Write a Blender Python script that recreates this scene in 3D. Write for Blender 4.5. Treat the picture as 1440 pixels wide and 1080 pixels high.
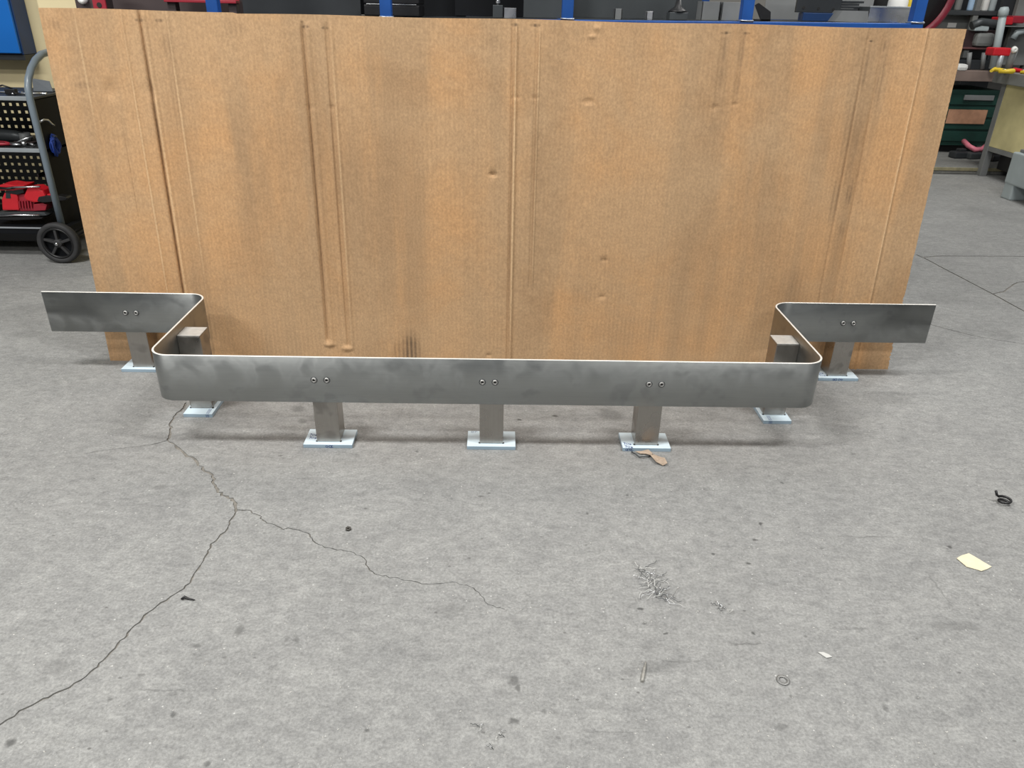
import bpy, bmesh, math, random
from mathutils import Vector, Matrix, geometry
random.seed(7)
for o in list(bpy.data.objects):
    bpy.data.objects.remove(o)
S = bpy.context.scene
C = S.collection
PI = math.pi

# ------------------------------------------------------------------ camera, world, lights, exposure
F_PX, PITCH, ROLL, YAW, EYE = 1058.49, .4662, -.0228, .0228, Vector((0, 0, 1.25))
FWD = Vector((math.sin(YAW) * math.cos(PITCH), math.cos(YAW) * math.cos(PITCH), -math.sin(PITCH)))
_r = Vector((math.cos(YAW), -math.sin(YAW), 0))
_d = FWD.cross(_r)
RIGHT = _r * math.cos(ROLL) + _d * math.sin(ROLL)
DOWN = -_r * math.sin(ROLL) + _d * math.cos(ROLL)
cam_data = bpy.data.cameras.new('camera')
cam = bpy.data.objects.new('camera', cam_data)
C.objects.link(cam)
cam_data.sensor_width = 36
cam_data.lens = F_PX / 1440 * 36
cam_data.clip_start = .05
m = Matrix((RIGHT, -DOWN, -FWD)).transposed().to_4x4()
m.translation = EYE
cam.matrix_world = m
S.camera = cam

world = bpy.data.worlds.new('workshop_ambient')
S.world = world
world.use_nodes = True
bg = world.node_tree.nodes['Background']
bg.inputs[0].default_value = (.93, .97, 1, 1)
bg.inputs[1].default_value = .20


def area(name, loc, sx, sy, power, color=(1, .985, .955)):
    l = bpy.data.lights.new(name, 'AREA')
    l.shape = 'RECTANGLE'; l.size = sx; l.size_y = sy
    l.energy = power; l.color = color
    o = bpy.data.objects.new(name, l)
    C.objects.link(o)
    o.location = loc
    return o


area('ceiling_and_fill_light', (-2.3, 1.15, 4.6), 1.5, .5, 165)
area('ceiling_and_fill_light', (-3.8, -.7, 4.4), 1.5, .5, 170)  # unseen lamp, added to brighten the left wing of the rail
area('ceiling_and_fill_light', (2.1, 1.25, 4.6), 1.5, .5, 150)
area('ceiling_and_fill_light', (-2.3, -3.2, 4.6), 1.5, .5, 120)
area('ceiling_and_fill_light', (2.1, -3.2, 4.6), 1.5, .5, 120)
area('ceiling_and_fill_light', (3.4, 5.4, 4.6), 1.5, .5, 120)

V = S.view_settings
V.view_transform = 'Standard'
V.look = 'None'
V.gamma = 1
V.use_curve_mapping = False
V.exposure = 0.0


def ray(u, v):
    return FWD + RIGHT * ((u - 720) / F_PX) + DOWN * ((v - 540) / F_PX)


def at(u, v, y):                      # the point at depth y seen at photograph pixel u, v
    q = ray(u, v)
    return EYE + q * (y / q.y)


def on_floor(u, v, z=0.0):
    q = ray(u, v)
    return EYE + q * ((z - EYE.z) / q.z)


# ------------------------------------------------------------------ materials
def new_mat(name):
    mt = bpy.data.materials.new(name)
    mt.use_nodes = True
    nt = mt.node_tree
    return mt, nt, nt.nodes, nt.links, nt.nodes['Principled BSDF']


def srgb(r, g, b):
    f = lambda c: (c / 255 / 12.92) if c / 255 <= .04045 else ((c / 255 + .055) / 1.055) ** 2.4
    return (f(r), f(g), f(b), 1)


def mul(c, k):
    return (min(1, c[0] * k), min(1, c[1] * k), min(1, c[2] * k), 1)


_mc = {}


def plain(name, rgb, rough=.5, metal=0., var=.12, scale=9., bump=.0, spec=.5):
    if name in _mc:
        return _mc[name]
    mt, nt, N, L, b = new_mat(name)
    c = srgb(*rgb)
    tc = N.new('ShaderNodeTexCoord')
    n = N.new('ShaderNodeTexNoise'); n.inputs['Scale'].default_value = scale; n.inputs['Detail'].default_value = 5
    L.new(tc.outputs['Object'], n.inputs['Vector'])
    cr = N.new('ShaderNodeValToRGB')
    cr.color_ramp.elements[0].position = .3; cr.color_ramp.elements[1].position = .7
    cr.color_ramp.elements[0].color = mul(c, 1 - var); cr.color_ramp.elements[1].color = mul(c, 1 + var)
    L.new(n.outputs['Fac'], cr.inputs[0]); L.new(cr.outputs[0], b.inputs['Base Color'])
    b.inputs['Roughness'].default_value = rough; b.inputs['Metallic'].default_value = metal
    b.inputs['Specular IOR Level'].default_value = spec
    if bump:
        bp = N.new('ShaderNodeBump'); bp.inputs['Strength'].default_value = bump; bp.inputs['Distance'].default_value = .002
        n2 = N.new('ShaderNodeTexNoise'); n2.inputs['Scale'].default_value = scale * 12
        L.new(tc.outputs['Object'], n2.inputs['Vector']); L.new(n2.outputs['Fac'], bp.inputs['Height'])
        L.new(bp.outputs[0], b.inputs['Normal'])
    _mc[name] = mt
    return mt


def ramp(N, p0, c0, p1, c1):
    cr = N.new('ShaderNodeValToRGB')
    e = cr.color_ramp.elements
    e[0].position, e[0].color, e[1].position, e[1].color = p0, c0, p1, c1
    return cr


def noise(N, L, vec, scale, detail=4, rough=.55, dist=0.):
    n = N.new('ShaderNodeTexNoise')
    n.inputs['Scale'].default_value = scale; n.inputs['Detail'].default_value = detail
    n.inputs['Roughness'].default_value = rough; n.inputs['Distortion'].default_value = dist
    L.new(vec, n.inputs['Vector'])
    return n.outputs['Fac']


def mapping(N, L, vec, loc=(0, 0, 0), rot=(0, 0, 0), scale=(1, 1, 1), typ='POINT'):
    mp = N.new('ShaderNodeMapping'); mp.vector_type = typ
    mp.inputs['Location'].default_value = loc; mp.inputs['Rotation'].default_value = rot; mp.inputs['Scale'].default_value = scale
    L.new(vec, mp.inputs['Vector'])
    return mp.outputs[0]


def mix(N, L, fac, a, b, mode='MIX'):
    mx = N.new('ShaderNodeMix'); mx.data_type = 'RGBA'; mx.blend_type = mode
    for s, v in ((mx.inputs[0], fac), (mx.inputs[6], a), (mx.inputs[7], b)):
        if hasattr(v, 'links') or hasattr(v, 'is_linked'):
            L.new(v, s)
        else:
            s.default_value = v
    return mx.outputs[2]


def math_node(N, L, op, a, b=None, clamp=False):
    mn = N.new('ShaderNodeMath'); mn.operation = op; mn.use_clamp = clamp
    for s, v in ((mn.inputs[0], a), (mn.inputs[1], b)):
        if v is None:
            continue
        if hasattr(v, 'is_linked'):
            L.new(v, s)
        else:
            s.default_value = v
    return mn.outputs[0]


def maprange(N, L, v, a, b, c, d):
    mr = N.new('ShaderNodeMapRange'); mr.interpolation_type = 'SMOOTHSTEP'
    for i, x in enumerate((a, b, c, d)):
        mr.inputs[i + 1].default_value = x
    L.new(v, mr.inputs[0])
    return mr.outputs[0]


def stain_shading_mask(N, L, vec, spots):
    """spots: (x, y, rx, ry, angle, strength) in the surface's own plane; dirt, and light and shade painted along creases"""
    acc = None
    for x, y, rx, ry, a, s in spots:
        v = mapping(N, L, vec, (x, y, 0), (0, 0, a), (rx, ry, 1e6), 'TEXTURE')
        ln = N.new('ShaderNodeVectorMath'); ln.operation = 'LENGTH'
        L.new(v, ln.inputs[0])
        k = maprange(N, L, ln.outputs['Value'], .35, 1.15, s, 0)
        acc = k if acc is None else math_node(N, L, 'MAXIMUM', acc, k)
    return acc


# --- stained concrete
def px_spot(u, v, ru, rv, s, ang=0.):
    p = on_floor(u, v)
    ex = (on_floor(u + ru, v) - p).length
    ey = (on_floor(u, v + rv) - p).length
    return (p.x, p.y, ex, ey, ang, s)


FLOOR_SPOTS = [px_spot(*a) for a in (
    (722, 958, 9, 9, .55), (729, 968, 5, 6, .6), (723, 1014, 9, 5, .65), (15, 1044, 9, 6, .75), (31, 1046, 4, 3, .4), (243, 1005, 5, 5, .6),
    (291, 1074, 6, 5, .6), (255, 1066, 6, 4, .35), (337, 886, 8, 10, .5), (417, 900, 5, 5, .45), (403, 899, 4, 4, .3), (277, 908, 6, 3, .4),
    (317, 924, 4, 3, .4), (198, 949, 6, 3, .4), (243, 976, 11, 4, .28), (153, 985, 5, 2.5, .4), (516, 1027, 5, 3, .5), (765, 1000, 5, 4, .4),
    (785, 1037, 4, 3, .4), (1245, 995, 4, 7, .45), (1098, 1022, 14, 7, .35), (1342, 881, 42, 7, .3), (1335, 769, 4, 2.4, .8), (1070, 737, 3, 1.8, .8),
    (1062, 759, 3.4, 2, .75), (1003, 779, 3.4, 2, .8), (1052, 792, 4.5, 2, .8), (901, 856, 5, 2.2, .8), (905, 877, 4.5, 2.2, .45), (936, 890, 3.2, 2.4, .75),
    (1059, 891, 2.4, 2.2, .8), (1133, 895, 3, 2, .5), (882, 696, 3.5, 1.3, .8), (1100, 679, 3, 1.5, .7), (915, 937, 40, 11, .22), (885, 945, 14, 7, .25),
    (450, 590, 26, 9, .32), (420, 575, 12, 5, .4), (427, 592, 9, 5, .35), (860, 583, 22, 10, .38), (850, 577, 9, 4, .4), (225, 685, 12, 4, .3), (635, 858, 30, 13, .22),
    (80, 938, 28, 11, .22), (265, 693, 34, 8, .15), (1290, 981, 5, 3, .3), (1113, 979, 4, 3, .45), (1155, 771, 3, 1.6, .5), (676, 698, 6, 1.4, .55),
    (586, 635, 4, 1.6, .6), (514, 715, 3, 1.6, .55), (826, 722, 3, 2, .6), (687, 694, 3, 1.4, .6), (763, 755, 3, 1.6, .5), (1200, 638, 5, 1.8, .45),
    (730, 590, 4, 1.6, .8), (781, 585, 5, 1.6, .8), (450, 1052, 4, 9, .2), (395, 640, 3, 1.4, .6), (1322, 830, 2, 30, .28), (960, 560, 8, 3, .3),
    (1245, 830, 12, 3, .15), (1050, 905, 30, 1.6, .4), (960, 930, 46, 1.6, .28), (1200, 884, 34, 1.5, .28), (1220, 755, 48, 1.2, .3), (862, 1030, 62, 1.6, .28),
    (230, 971, 50, 1.4, .3), (1410, 470, 26, 8, .18), (1395, 300, 60, 12, .16), (1330, 420, 40, 9, .12), (40, 470, 30, 5, .15))]


def concrete(name, spots=None, tone=(.264, .265, .260)):
    mt, nt, N, L, b = new_mat(name)
    tc = N.new('ShaderNodeTexCoord'); vec = tc.outputs['Object']
    warp = mapping(N, L, vec, (0, 0, 0), (0, 0, .25), (1, 1.5, 1))
    n1 = noise(N, L, vec, .9, 5, .6, .6)
    n2 = noise(N, L, warp, 5.5, 8, .72, .4)
    n3 = noise(N, L, warp, 30, 5, .7, .3)
    n4 = noise(N, L, vec, 150, 5, .75)
    t = (*tone, 1)
    col = mix(N, L, n1, mul(t, .86), mul(t, 1.13))
    col = mix(N, L, .8, col, ramp_out(N, L, n2, .33, (.84, .84, .84, 1), .68, (1.13, 1.125, 1.11, 1)), 'MULTIPLY')
    col = mix(N, L, .95, col, ramp_out(N, L, n3, .3, (.78, .78, .78, 1), .7, (1.2, 1.2, 1.19, 1)), 'MULTIPLY')
    col = mix(N, L, 1., col, ramp_out(N, L, n4, .3, (.66, .66, .66, 1), .72, (1.3, 1.3, 1.3, 1)), 'MULTIPLY')
    # dark flecks and pale aggregate grains
    vo = N.new('ShaderNodeTexVoronoi'); vo.inputs['Scale'].default_value = 26
    L.new(warp, vo.inputs['Vector'])
    sep = N.new('ShaderNodeSeparateColor'); L.new(vo.outputs['Color'], sep.inputs[0])
    pick = math_node(N, L, 'GREATER_THAN', sep.outputs[0], .90)
    fl = math_node(N, L, 'MULTIPLY', maprange(N, L, vo.outputs['Distance'], .05, .14, .55, 0), pick)
    col = mix(N, L, fl, col, (.055, .053, .05, 1))
    vo2 = N.new('ShaderNodeTexVoronoi'); vo2.inputs['Scale'].default_value = 60
    L.new(vec, vo2.inputs['Vector'])
    sep2 = N.new('ShaderNodeSeparateColor'); L.new(vo2.outputs['Color'], sep2.inputs[0])
    pick2 = math_node(N, L, 'GREATER_THAN', sep2.outputs[1], .93)
    g = math_node(N, L, 'MULTIPLY', maprange(N, L, vo2.outputs['Distance'], .08, .16, .7, 0), pick2)
    col = mix(N, L, g, col, (.55, .55, .53, 1))
    if spots:
        dn = N.new('ShaderNodeTexNoise'); dn.inputs['Scale'].default_value = 55; dn.inputs['Detail'].default_value = 4
        L.new(vec, dn.inputs['Vector'])
        sub = N.new('ShaderNodeVectorMath'); sub.operation = 'SUBTRACT'; L.new(dn.outputs['Color'], sub.inputs[0]); sub.inputs[1].default_value = (.5, .5, .5)
        sc = N.new('ShaderNodeVectorMath'); sc.operation = 'SCALE'; L.new(sub.outputs[0], sc.inputs[0]); sc.inputs['Scale'].default_value = .016
        ad = N.new('ShaderNodeVectorMath'); ad.operation = 'ADD'; L.new(vec, ad.inputs[0]); L.new(sc.outputs[0], ad.inputs[1])
        k = stain_shading_mask(N, L, ad.outputs[0], spots)
        col = mix(N, L, k, col, (.05, .05, .048, 1))
    L.new(col, b.inputs['Base Color'])
    b.inputs['Roughness'].default_value = .72
    b.inputs['Specular IOR Level'].default_value = .35
    bp = N.new('ShaderNodeBump'); bp.inputs['Strength'].default_value = .35; bp.inputs['Distance'].default_value = .003
    h = math_node(N, L, 'ADD', n3, math_node(N, L, 'MULTIPLY', n4, .5))
    L.new(h, bp.inputs['Height']); L.new(bp.outputs[0], b.inputs['Normal'])
    return mt


def ramp_out(N, L, fac, p0, c0, p1, c1):
    cr = ramp(N, p0, c0, p1, c1)
    L.new(fac, cr.inputs[0])
    return cr.outputs[0]


def brushed(name, tone, rough, smudge=.0, axis=(1, 1, 60), aniso=.5):
    mt, nt, N, L, b = new_mat(name)
    tc = N.new('ShaderNodeTexCoord'); vec = tc.outputs['Object']
    st = mapping(N, L, vec, scale=axis)
    n1 = noise(N, L, st, 6, 4, .6)
    n2 = noise(N, L, vec, 16, 2, .5, .3)
    c = (*tone, 1)
    col = mix(N, L, n1, mul(c, .90), mul(c, 1.10))
    fac = maprange(N, L, n2, .56, .70, 0, smudge)
    col = mix(N, L, fac, col, mul(c, .55))
    L.new(col, b.inputs['Base Color'])
    b.inputs['Metallic'].default_value = 1
    b.inputs['Roughness'].default_value = rough
    b.inputs['Anisotropic'].default_value = aniso
    if aniso:
        tn = N.new('ShaderNodeTangent'); tn.direction_type = 'RADIAL'; tn.axis = 'Z'
        L.new(tn.outputs[0], b.inputs['Tangent'])
        b.inputs['Anisotropic Rotation'].default_value = .25
    L.new(maprange(N, L, n2, .3, .75, rough - .05, rough + .14), b.inputs['Roughness'])
    bp = N.new('ShaderNodeBump'); bp.inputs['Strength'].default_value = .05; bp.inputs['Distance'].default_value = .001
    L.new(n1, bp.inputs['Height']); L.new(bp.outputs[0], b.inputs['Normal'])
    return mt


# --- corrugated cardboard: board plane is local x (along) and z (up the sheet)
BOARD_W, BOARD_H = 3.022, 1.213


def cardboard():
    mt, nt, N, L, b = new_mat('corrugated_cardboard')
    tc = N.new('ShaderNodeTexCoord'); vec = tc.outputs['Object']
    bands = mapping(N, L, vec, scale=(5.2, 1, .55))
    n1 = noise(N, L, bands, 1.25, 4, .55, .3)
    n2 = noise(N, L, vec, 2.3, 5, .6, .5)
    n3 = noise(N, L, mapping(N, L, vec, scale=(1, 1, .8)), 150, 3, .65)
    n4 = noise(N, L, mapping(N, L, vec, scale=(.6, 1, 1)), 30, 5, .65)
    a, o, br = srgb(186, 155, 120), srgb(197, 154, 110), srgb(170, 138, 104)
    col = mix(N, L, maprange(N, L, n1, .35, .65, 0, 1), br, o)
    col = mix(N, L, maprange(N, L, n2, .35, .65, 0, .7), col, a)
    col = mix(N, L, .85, col, ramp_out(N, L, n3, .3, (.80, .80, .80, 1), .7, (1.16, 1.16, 1.16, 1)), 'MULTIPLY')
    col = mix(N, L, .7, col, ramp_out(N, L, n4, .3, (.90, .90, .90, 1), .7, (1.08, 1.08, 1.08, 1)), 'MULTIPLY')
    # flute lines show as a faint stripe where the liner is scuffed
    wv = N.new('ShaderNodeTexWave'); wv.wave_type = 'BANDS'; wv.bands_direction = 'X'
    wv.inputs['Scale'].default_value = 20; wv.inputs['Distortion'].default_value = .25; wv.inputs['Detail'].default_value = 1
    L.new(vec, wv.inputs['Vector'])
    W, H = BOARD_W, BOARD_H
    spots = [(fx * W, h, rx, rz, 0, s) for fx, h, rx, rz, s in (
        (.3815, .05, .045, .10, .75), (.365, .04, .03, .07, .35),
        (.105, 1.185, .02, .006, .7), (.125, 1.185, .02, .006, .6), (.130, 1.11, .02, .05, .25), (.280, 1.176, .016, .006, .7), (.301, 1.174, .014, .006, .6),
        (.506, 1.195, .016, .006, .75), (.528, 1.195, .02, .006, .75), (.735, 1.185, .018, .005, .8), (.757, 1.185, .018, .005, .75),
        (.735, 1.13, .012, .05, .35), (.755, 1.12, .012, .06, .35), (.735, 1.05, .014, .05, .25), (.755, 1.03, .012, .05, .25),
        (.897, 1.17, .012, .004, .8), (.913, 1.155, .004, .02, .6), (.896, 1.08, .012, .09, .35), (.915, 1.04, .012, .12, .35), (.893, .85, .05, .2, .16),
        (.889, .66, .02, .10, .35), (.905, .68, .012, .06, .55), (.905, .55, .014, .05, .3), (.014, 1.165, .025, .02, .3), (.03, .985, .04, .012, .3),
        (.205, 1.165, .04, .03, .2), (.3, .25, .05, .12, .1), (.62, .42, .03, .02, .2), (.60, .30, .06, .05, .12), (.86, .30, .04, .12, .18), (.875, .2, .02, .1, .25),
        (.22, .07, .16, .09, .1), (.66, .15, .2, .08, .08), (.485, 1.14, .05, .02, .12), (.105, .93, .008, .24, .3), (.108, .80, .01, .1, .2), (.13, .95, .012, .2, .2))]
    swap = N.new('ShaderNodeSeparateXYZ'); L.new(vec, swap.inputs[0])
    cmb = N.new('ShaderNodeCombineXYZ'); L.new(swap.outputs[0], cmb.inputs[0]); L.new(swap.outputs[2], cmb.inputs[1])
    worn = [(f * W + dx, (h0 + h1) / 2, w_, (h1 - h0) / 2 + .02, 0, st) for f, h0, h1, dx, w_, st in (  # pale lines painted as light catching the crease ridges
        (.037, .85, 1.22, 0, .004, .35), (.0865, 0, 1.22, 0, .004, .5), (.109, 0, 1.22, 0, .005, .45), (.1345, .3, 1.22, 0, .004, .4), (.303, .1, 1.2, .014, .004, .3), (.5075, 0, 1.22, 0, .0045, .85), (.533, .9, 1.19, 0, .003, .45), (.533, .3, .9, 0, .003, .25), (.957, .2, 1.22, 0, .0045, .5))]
    crease_shade = [(f * W + dx, (h0 + h1) / 2, w_, (h1 - h0) / 2 + .02, 0, st) for f, h0, h1, dx, w_, st in (  # dark lines painted as shade inside and beside the creases
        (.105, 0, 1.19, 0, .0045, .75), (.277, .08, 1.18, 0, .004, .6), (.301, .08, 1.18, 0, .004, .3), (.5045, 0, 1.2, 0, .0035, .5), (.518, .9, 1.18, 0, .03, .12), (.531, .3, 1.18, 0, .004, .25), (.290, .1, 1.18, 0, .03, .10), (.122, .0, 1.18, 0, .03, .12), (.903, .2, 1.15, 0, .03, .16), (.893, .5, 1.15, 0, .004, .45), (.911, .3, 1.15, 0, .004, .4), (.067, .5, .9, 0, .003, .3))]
    kw = stain_shading_mask(N, L, cmb.outputs[0], worn)  # mask of the pale lines painted as light on the crease ridges
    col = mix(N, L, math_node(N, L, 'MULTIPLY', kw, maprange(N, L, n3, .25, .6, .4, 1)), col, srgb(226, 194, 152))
    ks = stain_shading_mask(N, L, cmb.outputs[0], crease_shade)
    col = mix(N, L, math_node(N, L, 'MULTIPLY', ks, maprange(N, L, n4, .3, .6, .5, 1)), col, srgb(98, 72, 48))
    k = stain_shading_mask(N, L, cmb.outputs[0], spots)
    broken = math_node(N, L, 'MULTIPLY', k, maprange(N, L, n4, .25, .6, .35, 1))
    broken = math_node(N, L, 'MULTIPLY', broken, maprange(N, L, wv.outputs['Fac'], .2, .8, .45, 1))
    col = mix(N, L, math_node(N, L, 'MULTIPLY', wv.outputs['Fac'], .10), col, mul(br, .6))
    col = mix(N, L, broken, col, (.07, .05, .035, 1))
    L.new(col, b.inputs['Base Color'])
    b.inputs['Roughness'].default_value = .82
    b.inputs['Specular IOR Level'].default_value = .2
    bp = N.new('ShaderNodeBump'); bp.inputs['Strength'].default_value = .35; bp.inputs['Distance'].default_value = .0015
    h = math_node(N, L, 'ADD', math_node(N, L, 'MULTIPLY', wv.outputs['Fac'], .5), math_node(N, L, 'MULTIPLY', n3, .6))
    L.new(h, bp.inputs['Height']); L.new(bp.outputs[0], b.inputs['Normal'])
    return mt


M_FLOOR = concrete('stained_concrete', FLOOR_SPOTS)
M_CRACK = plain('crack_dirt', (120, 116, 109), .9, var=.3, scale=60)
M_STEEL = brushed('brushed_stainless', (.335, .345, .34), .38, .30, (1.2, 1.2, 70), .62)
M_POST = brushed('post_stainless', (.37, .35, .325), .30, .55, (60, 60, 2), .3)
M_EDGE = plain('cut_edge_highlight', (236, 234, 228), .42, .25, .05)  # near-white tone paints the overhead reflection onto the cut edge
M_CAP = plain('brushed_end_cap', (206, 206, 202), .4, .4, .1, 60)
M_BOLT = brushed('bolt_steel', (.46, .455, .44), .5, .2, (20, 20, 20), .0)
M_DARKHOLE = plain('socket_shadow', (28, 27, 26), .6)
M_FILM = plain('protective_film', (205, 221, 230), .28, var=.05, scale=22)
M_FILMSIDE = plain('film_edge', (150, 170, 184), .35, var=.08)
M_INK = plain('blue_ink', (38, 60, 124), .5)
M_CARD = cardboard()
M_CARDEDGE = plain('cardboard_edge', (196, 152, 102), .9, var=.2, scale=60)
M_BLUE = plain('rack_blue_paint', (24, 76, 148), .38, var=.14, scale=14)
M_WELD = brushed('weld_bead', (.62, .66, .72), .4, .2, (20, 20, 20), .0)
M_CHAR = plain('charcoal_steel', (50, 53, 56), .45, .25, .18, 6)
M_CHAR2 = plain('slate_steel', (70, 74, 76), .42, .3, .16, 6)
M_BROWN = plain('dark_brown_steel', (66, 56, 56), .5, .1, .15, 7)
M_BLACK = plain('black_plastic', (20, 20, 22), .45, var=.25)
M_BLACK2 = plain('black_enamel', (14, 16, 20), .6, var=.2, spec=.2)
M_RUBBER = plain('wheel_rubber', (48, 48, 49), .7, var=.2, scale=30)
M_GREYTUBE = plain('grey_enamel_tube', (112, 124, 134), .3, var=.06)
M_GREYSH = plain('grey_shelf', (150, 156, 160), .4, .2, .1)
M_RED = plain('red_plastic', (196, 30, 42), .38, var=.1)
M_RED2 = plain('dull_red_paint', (150, 32, 48), .5, var=.15)
M_MAROON = plain('maroon_rim', (112, 26, 42), .4)
M_SILVER = brushed('bright_metal', (.66, .67, .68), .3, .3, (8, 8, 8), .0)
M_GREYBOX = plain('grey_box', (118, 120, 120), .5, var=.12)
M_CREAM = plain('cream_paint', (212, 198, 158), .6, var=.08, scale=3)
M_CREAMPANEL = plain('worn_cream_panel', (206, 196, 146), .6, var=.2, scale=4)
M_SKYBLUE = plain('bright_blue_panel', (8, 104, 190), .4, var=.04, scale=3)
M_NAVY = plain('navy_frame', (20, 52, 96), .4, var=.1)
M_GREEN = plain('dark_green_enamel', (22, 58, 50), .5, var=.2)
M_TAN = plain('tan_card', (176, 132, 104), .8, var=.15, scale=20)
M_PAPER = plain('cream_paper', (216, 208, 180), .85, var=.07, scale=40)
M_PINK = plain('pink_hose', (214, 120, 138), .5)
M_WHITE = plain('white_plastic', (224, 224, 220), .5, var=.05)
M_YELLOW = plain('yellow_plastic', (214, 186, 52), .5)
M_PALEGREY = plain('pale_grey_paint', (164, 174, 176), .5, var=.1, scale=5)
M_MIDGREY = plain('mid_grey_paint', (120, 122, 120), .55, var=.14, scale=5)
M_CHIP = plain('grey_white_paper', (196, 196, 192), .8)
M_OFFCUT = plain('grey_offcut', (86, 92, 98), .6)
M_LEAF = plain('tan_tape', (168, 150, 132), .8, var=.2, scale=60)


# ------------------------------------------------------------------ mesh helpers
class MB:
    def __init__(self):
        self.bm = bmesh.new()

    def _xf(self, vs, mtx):
        if mtx is not None:
            for v in vs:
                v.co = mtx @ v.co

    def box(self, c, s, bevel=0., rot=None, seg=2):
        """c centre, s full sizes, rot Matrix(3x3) or z angle"""
        b = bmesh.new()
        bmesh.ops.create_cube(b, size=1)
        for v in b.verts:
            v.co = Vector((v.co.x * s[0], v.co.y * s[1], v.co.z * s[2]))
        if bevel:
            bmesh.ops.bevel(b, geom=b.edges[:], offset=min(bevel, min(s) * .45), segments=seg, affect='EDGES', profile=.6)
        r = Matrix.Rotation(rot, 3, 'Z') if isinstance(rot, (int, float)) else (rot or Matrix.Identity(3))
        self._merge(b, r, Vector(c))
        return self

    def _merge(self, b, r, c):
        mp = {}
        for v in b.verts:
            mp[v] = self.bm.verts.new(r @ v.co + c)
        for f in b.faces:
            try:
                nf = self.bm.faces.new([mp[v] for v in f.verts]); nf.smooth = f.smooth
            except ValueError:
                pass
        b.free()

    def cyl(self, p, q, r0, r1=None, n=16, caps=True, smooth=True):
        r1 = r0 if r1 is None else r1
        p, q = Vector(p), Vector(q)
        ax = (q - p).normalized()
        a = ax.orthogonal().normalized(); bb = ax.cross(a)
        A, B = [], []
        for i in range(n):
            t = 2 * PI * i / n
            dd = a * math.cos(t) + bb * math.sin(t)
            A.append(self.bm.verts.new(p + dd * r0)); B.append(self.bm.verts.new(q + dd * r1))
        for i in range(n):
            f = self.bm.faces.new((A[i], A[(i + 1) % n], B[(i + 1) % n], B[i])); f.smooth = smooth
        if caps:
            self.bm.faces.new(A[::-1]); self.bm.faces.new(B)
        return self

    def tube(self, pts, r, n=12, caps=True, closed=False):
        pts = [Vector(p) for p in pts]
        rings = []
        N = len(pts)
        rad = r if isinstance(r, (list, tuple)) else [r] * N
        prev = None
        for i, p in enumerate(pts):
            if closed:
                t = (pts[(i + 1) % N] - pts[i - 1]).normalized()
            else:
                t = (pts[min(i + 1, N - 1)] - pts[max(i - 1, 0)]).normalized()
            if prev is None:
                a = t.orthogonal().normalized()
            else:
                a = (prev - t * prev.dot(t)).normalized()
            prev = a
            b = t.cross(a)
            rings.append([self.bm.verts.new(p + (a * math.cos(2 * PI * k / n) + b * math.sin(2 * PI * k / n)) * rad[i]) for k in range(n)])
        for i in range(N if closed else N - 1):
            A, B = rings[i], rings[(i + 1) % N]
            for k in range(n):
                f = self.bm.faces.new((A[k], A[(k + 1) % n], B[(k + 1) % n], B[k])); f.smooth = True
        if caps and not closed:
            self.bm.faces.new(rings[0][::-1]); self.bm.faces.new(rings[-1])
        return self

    def lathe(self, c, axis, prof, n=32, closed=True):
        """prof: (radius, offset along axis) closed loop"""
        c = Vector(c); ax = Vector(axis).normalized()
        a = ax.orthogonal().normalized(); b = ax.cross(a)
        R = []
        for i in range(n):
            t = 2 * PI * i / n
            dd = a * math.cos(t) + b * math.sin(t)
            R.append([self.bm.verts.new(c + dd * pr + ax * po) for pr, po in prof])
        k = len(prof)
        for i in range(n):
            A, B = R[i], R[(i + 1) % n]
            for j in range(k if closed else k - 1):
                f = self.bm.faces.new((A[j], A[(j + 1) % k], B[(j + 1) % k], B[j])); f.smooth = True
        return self

    def prism(self, poly, vec):
        vec = Vector(vec)
        A = [self.bm.verts.new(Vector(p)) for p in poly]
        B = [self.bm.verts.new(Vector(p) + vec) for p in poly]
        n = len(A)
        self.bm.faces.new(A[::-1]); self.bm.faces.new(B)
        for i in range(n):
            self.bm.faces.new((A[i], A[(i + 1) % n], B[(i + 1) % n], B[i]))
        return self

    def build(self, name, mat, parent=None, label=None, cat=None, group=None, kind=None, smooth_angle=None):
        bmesh.ops.recalc_face_normals(self.bm, faces=self.bm.faces[:])
        me = bpy.data.meshes.new(name)
        self.bm.to_mesh(me); self.bm.free()
        for mt in (mat if isinstance(mat, (list, tuple)) else [mat]):
            me.materials.append(mt)
        return link(name, me, parent, label, cat, group, kind)


def link(name, me, parent=None, label=None, cat=None, group=None, kind=None):
    o = bpy.data.objects.new(name, me)
    C.objects.link(o)
    if parent:
        o.parent = parent
        o.matrix_parent_inverse = Matrix.Identity(4)
        o.location = -root_loc(parent)
    return tag(o, label, cat, group, kind)


def root_loc(p):
    """world location of a chain of unrotated parents, so that part meshes can be written in world coordinates"""
    v = Vector((0, 0, 0))
    while p:
        v += p.location
        p = p.parent
    return v


def tag(o, label=None, cat=None, group=None, kind=None):
    for k, v in (('label', label), ('category', cat), ('group', group), ('kind', kind)):
        if v:
            o[k] = v
    return o


def thing(name, loc, label, cat, group=None):
    o = bpy.data.objects.new(name, None)
    o.empty_display_size = .1
    C.objects.link(o)
    o.location = loc
    return tag(o, label, cat, group)


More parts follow.
